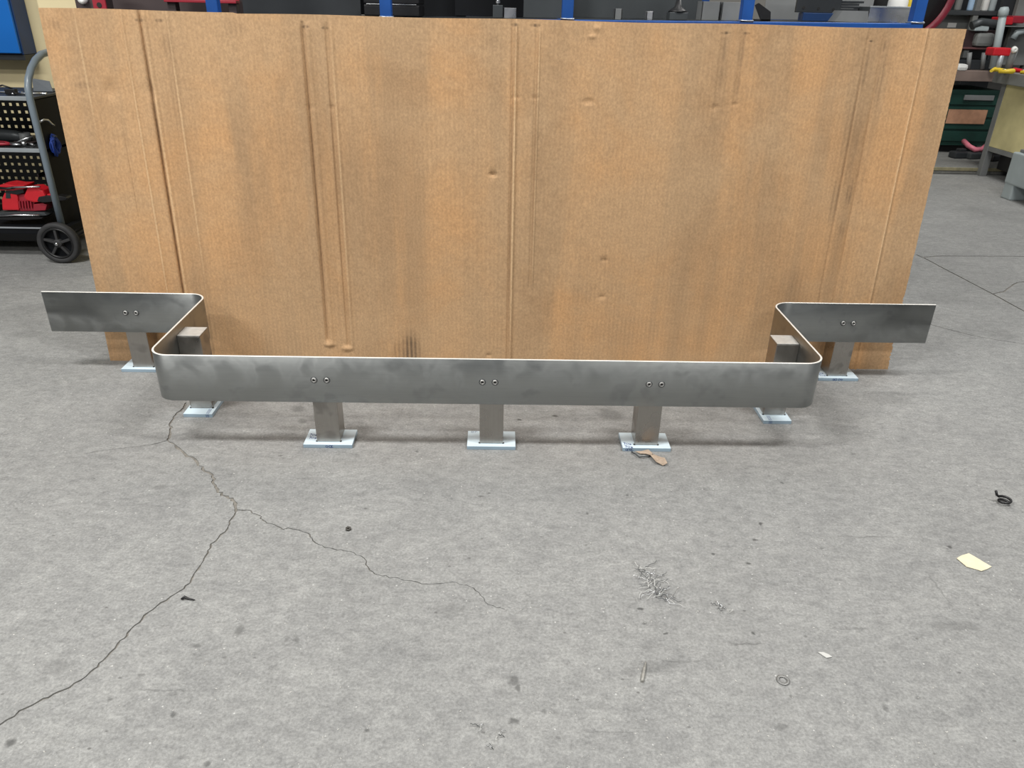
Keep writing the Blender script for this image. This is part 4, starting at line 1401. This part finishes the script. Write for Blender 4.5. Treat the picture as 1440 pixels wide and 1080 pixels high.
for nm, u0, v0, u1, v1, mt_, lb in (('yellow_clamp', 1397, 97, 1418, 104, M_YELLOW, 'yellow spring clamp lying in front of the red vise'), ('yellow_pliers', 1427, 99, 1442, 106, M_YELLOW, 'yellow and red pliers at the right edge of the bench')):
    pa, pc = at(u0, v1, NY - .18), at(u1, v0, NY - .12)
    z_ = NT + .012
    t = thing(nm, ((pa.x + pc.x) / 2, NY - .2, NT), lb, nm.split('_')[1])
    MB().tube([(pa.x, NY - .24, z_), ((pa.x + pc.x) / 2, NY - .30, z_ + .01), (pc.x, NY - .08, z_)], [.012, .02, .012], 10).build('handle', mt_, t)
    MB().tube([(pa.x, NY - .14, z_), ((pa.x + pc.x) / 2, NY - .05, z_ + .006), (pc.x, NY - .16, z_)], [.012, .018, .012], 10).build('handle', M_RED if 'pliers' in nm else mt_, t)
    MB().cyl(((pa.x + pc.x) / 2, NY - .2, NT), ((pa.x + pc.x) / 2, NY - .2, NT + .03), .02, n=14).build('pivot', M_SILVER, t)
t = thing('red_parts_bin', (at(1424, 30, 7.8).x, 7.9, 0), 'red parts bins on the dark board above the bench', 'bin')
far_box('backboard', 1415, -12, 1470, 88, 7.98, .04, M_CHAR, t, .004)
far_box('bin', 1412, 24, 1424, 35, 7.77, .2, M_RED, t, .01)
far_box('bin', 1425, 22, 1440, 33, 7.77, .2, M_RED2, t, .01)
far_box('ledge', 1409, 36, 1470, 39, 7.75, .26, M_MIDGREY, t, .004)
far_box('post', 1437, -12, 1440, 92, 7.92, .05, M_MIDGREY, t, .004)
MB().tube([at(1424, 55, 7.8), at(1430, 46, 7.8), at(1441, 43, 7.8)], .03, 10).build('pipe', M_PALEGREY, t)

# pink hose and dark heap on the step
hp0 = [on_floor(u_, v_, STEP + .10) for u_, v_ in ((1354, 203), (1362, 206), (1372, 208), (1381, 207), (1388, 203))]
bb = MB().tube([Vector((p_.x, p_.y, STEP + z_)) for p_, z_ in zip(hp0, (.13, .105, .085, .08, .095))], .022, 10)
bb.build('pink_hose', M_PINK, None, 'short pink hose lying on scrap before the green bench', 'hose')
rnd3 = random.Random(5)
for k, (u_, v_, lb) in enumerate(((1346, 222, 'dark scrap block nearest the cardboard on the step'), (1366, 223, 'dark scrap block under the pink hose'), (1384, 222, 'dark scrap block next to the cream bench leg'), (1395, 226, 'black scrap block under the cream workbench'))):
    p_ = on_floor(u_, v_, STEP)
    r_ = Matrix.Rotation(rnd3.uniform(-.5, .5), 3, 'Z')
    bb = MB()
    bb.box((p_.x, p_.y, STEP + .03), (.13, .10, .06), .014, r_)
    bb.box((p_.x + .03, p_.y + .02, STEP + .068), (.07, .06, .03), .01, r_)
    bb.build('scrap_block', [M_CHAR, M_CHAR2, M_MIDGREY, M_BLACK][k], None, lb, 'scrap', 'scrap under the benches')

# pale grey machine stand at the right edge, seen along its left side
pc = on_floor(1405, 277)
SX0, SY1 = pc.x, pc.y                     # far left corner on the floor
SXW, SYL = .9, .95
z_t = at(1424, 213, SY1).z
t = thing('machine_stand', (SX0 + SXW / 2, SY1 - SYL / 2, 0), 'pale grey steel machine stand at the right edge of the floor', 'machine stand')
zf = .11
MB().box((SX0 + SXW / 2, SY1 - SYL / 2, (z_t + zf) / 2), (SXW, SYL, z_t - zf), .015, seg=3).build('stand_body', M_PALEGREY, t)
for xx in (SX0 + .07, SX0 + SXW - .07):
    for yy in (SY1 - .06, SY1 - SYL + .06):
        MB().box((xx, yy, zf / 2 + .01), (.13, .11, zf + .02), .01).build('foot', M_PALEGREY, t)
MB().box((SX0 + SXW / 2, SY1 - SYL / 2, z_t + .012), (SXW - .06, SYL - .06, .024), .006).build('top_plate', M_GREYBOX, t)
for k in range(3):
    MB().box((SX0 + .06, SY1 - .36, z_t + .06 + .08 * k), (.012, .50, .012), .003).build('guard_bar', M_GREYSH, t)
for k in range(4):
    MB().box((SX0 + .06, SY1 - .14 - .14 * k, z_t + .13), (.014, .014, .22), .003).build('guard_bar', M_GREYSH, t)

# ------------------------------------------------------------------ litter on the floor
def flat_scrap(nm, pts, mat, label, cat, th=.0014, curl=.0):
    P_ = [on_floor(u_, v_) for u_, v_ in pts]
    bb = MB()
    cen = sum(P_, Vector()) / len(P_)
    top = [bb.bm.verts.new((p_.x, p_.y, .0008 + curl * ((p_ - cen).length / .03) ** 2 * (1 if i % 2 else .4) + th)) for i, p_ in enumerate(P_)]
    bot = [bb.bm.verts.new((v_.co.x, v_.co.y, v_.co.z - th)) for v_ in top]
    ct = bb.bm.verts.new((cen.x, cen.y, .0008 + th)); cb = bb.bm.verts.new((cen.x, cen.y, .0006))
    n__ = len(P_)
    for i in range(n__):
        j = (i + 1) % n__
        bb.bm.faces.new((top[i], top[j], ct)); bb.bm.faces.new((bot[j], bot[i], cb)); bb.bm.faces.new((top[j], top[i], bot[i], bot[j]))
    return bb.build(nm, mat, None, label, cat)


flat_scrap('paper_scrap', [(1345, 786), (1352, 782), (1362, 779), (1371, 784), (1381, 790), (1394, 798), (1388, 801), (1380, 804), (1371, 801), (1359, 798)], M_PAPER, 'cream paper scrap lying on the concrete at the right', 'paper scrap', curl=.0006)
flat_scrap('white_chip', [(1150, 918), (1157, 918), (1165, 921), (1170, 925), (1162, 926), (1156, 922)], M_CHIP, 'small white paper chip on the concrete near the bottom right', 'paper chip', curl=.004)
# curled tan tape beside the third base plate
tp = thing('tape_curl', on_floor(905, 645), 'curled strip of tan tape lying beside the third front post', 'tape')
pts_ = [on_floor(u_, v_) for u_, v_ in ((888, 637), (893, 641), (899, 644), (906, 645), (912, 643), (918, 642))]
MB().tube([Vector((p_.x, p_.y, .004 + .004 * (i % 2))) for i, p_ in enumerate(pts_)], .0022, 6).build('rolled_edge', M_CHAR2, tp)
P_ = [on_floor(u_, v_) for u_, v_ in ((893, 636), (902, 638), (911, 637), (919, 641), (929, 645), (934, 649), (938, 655), (932, 656), (922, 653), (914, 645), (908, 640), (900, 640))]
bb = MB()
bb.bm.faces.new([bb.bm.verts.new((p_.x, p_.y, .003 + .010 * math.sin(i * .9) ** 2)) for i, p_ in enumerate(P_)])
bmesh.ops.triangulate(bb.bm, faces=bb.bm.faces[:])
r_ = bmesh.ops.extrude_face_region(bb.bm, geom=bb.bm.faces[:])
for v_ in r_['geom']:
    if isinstance(v_, bmesh.types.BMVert):
        v_.co.z += .0012
bb.build('tape_strip', M_LEAF, tp)

# black curled offcut at the right edge
c_ = on_floor(1411, 708)
pts_ = []
for i in range(26):
    a_ = i / 25 * 2 * PI * 1.35
    rr = .011 + .004 * i / 25
    pts_.append(Vector((c_.x + rr * math.cos(a_) * 1.2, c_.y + rr * math.sin(a_), .004 + .012 * i / 25)))
pts_ += [Vector((c_.x - .020, c_.y + .01, .022)), Vector((c_.x - .024, c_.y + .014, .034))]
MB().tube(pts_, .0036, 8).build('curled_swarf', M_BLACK, None, 'black curled metal chip near the right edge of the floor', 'metal chip')
# dark twig like offcut at the left
pts_ = [on_floor(u_, v_) for u_, v_ in ((255, 844), (260, 842), (264, 843), (269, 844), (274, 845))]
MB().tube([Vector((p_.x, p_.y, .003 + (.003 if i == 1 else 0))) for i, p_ in enumerate(pts_)], [.0022, .0034, .0026, .002, .0012], 8).build('wire_offcut', M_BLACK, None, 'thin black wire offcut right of the long floor crack', 'wire')
# pale splinter
pts_ = [on_floor(u_, v_) for u_, v_ in ((908, 932), (906, 942), (904, 952), (903, 960))]
MB().tube([Vector((p_.x, p_.y, .003)) for p_ in pts_], [.0014, .0032, .0040, .0034], 8).build('metal_splinter', plain('grey_splinter', (150, 148, 142), .6, .3, .3, 90), None, 'short grey splinter standing out below the wire tangle', 'splinter')
# washer pressed on the floor
c_ = on_floor(1101, 957)
MB().lathe((c_.x, c_.y, .0008), (0, 0, 1), [(.0075, 0), (.0135, 0), (.0140, .0010), (.0130, .0020), (.0080, .0020), (.0072, .0010)], 28).build('washer', plain('dull_washer', (128, 128, 126), .45, .5), None, 'dull steel washer lying flat near the bottom right', 'washer')
# dark nut
c_ = on_floor(490, 745)
bb = MB()
bb.lathe((c_.x, c_.y, .001), (0, 0, 1), [(.004, 0), (.0078, 0), (.0078, .005), (.004, .005)], 6)
bb.build('hex_nut', plain('dark_nut', (84, 82, 78), .5, .5), None, 'small dark hex nut beside the right branch of the crack', 'nut')
# tangles of bright swarf wire
rnd4 = random.Random(21)


def swarf(nm, pix, n_w, ln, spread, label):
    c__ = on_floor(*pix[0])
    t_ = thing(nm, (c__.x, c__.y, 0), label, 'metal swarf')
    for k in range(n_w):
        b0 = on_floor(*pix[k % len(pix)])
        p_ = Vector((b0.x + rnd4.gauss(0, spread), b0.y + rnd4.gauss(0, spread), .002))
        a_ = rnd4.uniform(0, 2 * PI)
        L_ = rnd4.uniform(.4, 1) * ln
        pts__ = []
        for i in range(7):
            pts__.append(p_.copy())
            a_ += rnd4.uniform(-.55, .55)
            p_ = p_ + Vector((math.cos(a_), math.sin(a_), 0)) * L_ / 6
            p_.z = .0022 + abs(math.sin(i * 1.1 + k)) * .006
        MB().tube(pts__, .0006, 5).build('wire', [M_CHAR2, M_SILVER, M_CHIP][k % 3], t_)


swarf('wire_tangle', [(906, 806), (910, 812), (914, 820), (918, 828), (924, 832), (930, 834), (928, 840), (938, 845)], 38, .060, .006, 'tangle of bright wire swarf on the bare concrete')
swarf('wire_scrap', [(1010, 853), (1018, 855), (1030, 858)], 8, .030, .003, 'small scrap of bright wire right of the bigger tangle')
swarf('wire_shaving', [(675, 1022), (700, 1036), (706, 1040), (694, 1055)], 9, .022, .004, 'scattered bright shavings near the bottom centre of the floor')

# countless tiny grit and chips on the concrete
bb = MB()
rnd5 = random.Random(33)
for k in range(520):
    u_, v_ = rnd5.uniform(0, 1440), 600 + 480 * rnd5.random() ** .8
    p_ = on_floor(u_, v_)
    r_ = rnd5.uniform(.0007, .0019)
    a_ = rnd5.uniform(0, PI)
    vs = []
    for i in range(4):
        an = a_ + i * PI / 2
        vs.append(bb.bm.verts.new((p_.x + math.cos(an) * r_ * (1.7 if i % 2 else .8), p_.y + math.sin(an) * r_ * (1.7 if i % 2 else .8), .0004)))
    tp_ = bb.bm.verts.new((p_.x, p_.y, .0004 + r_))
    for i in range(4):
        bb.bm.faces.new((vs[i], vs[(i + 1) % 4], tp_))
    bb.bm.faces.new(vs[::-1])
bb.build('floor_grit', plain('pale_grit', (206, 204, 198), .6, .2), None, 'fine pale grit and metal chips scattered over the concrete', 'grit', kind='stuff')
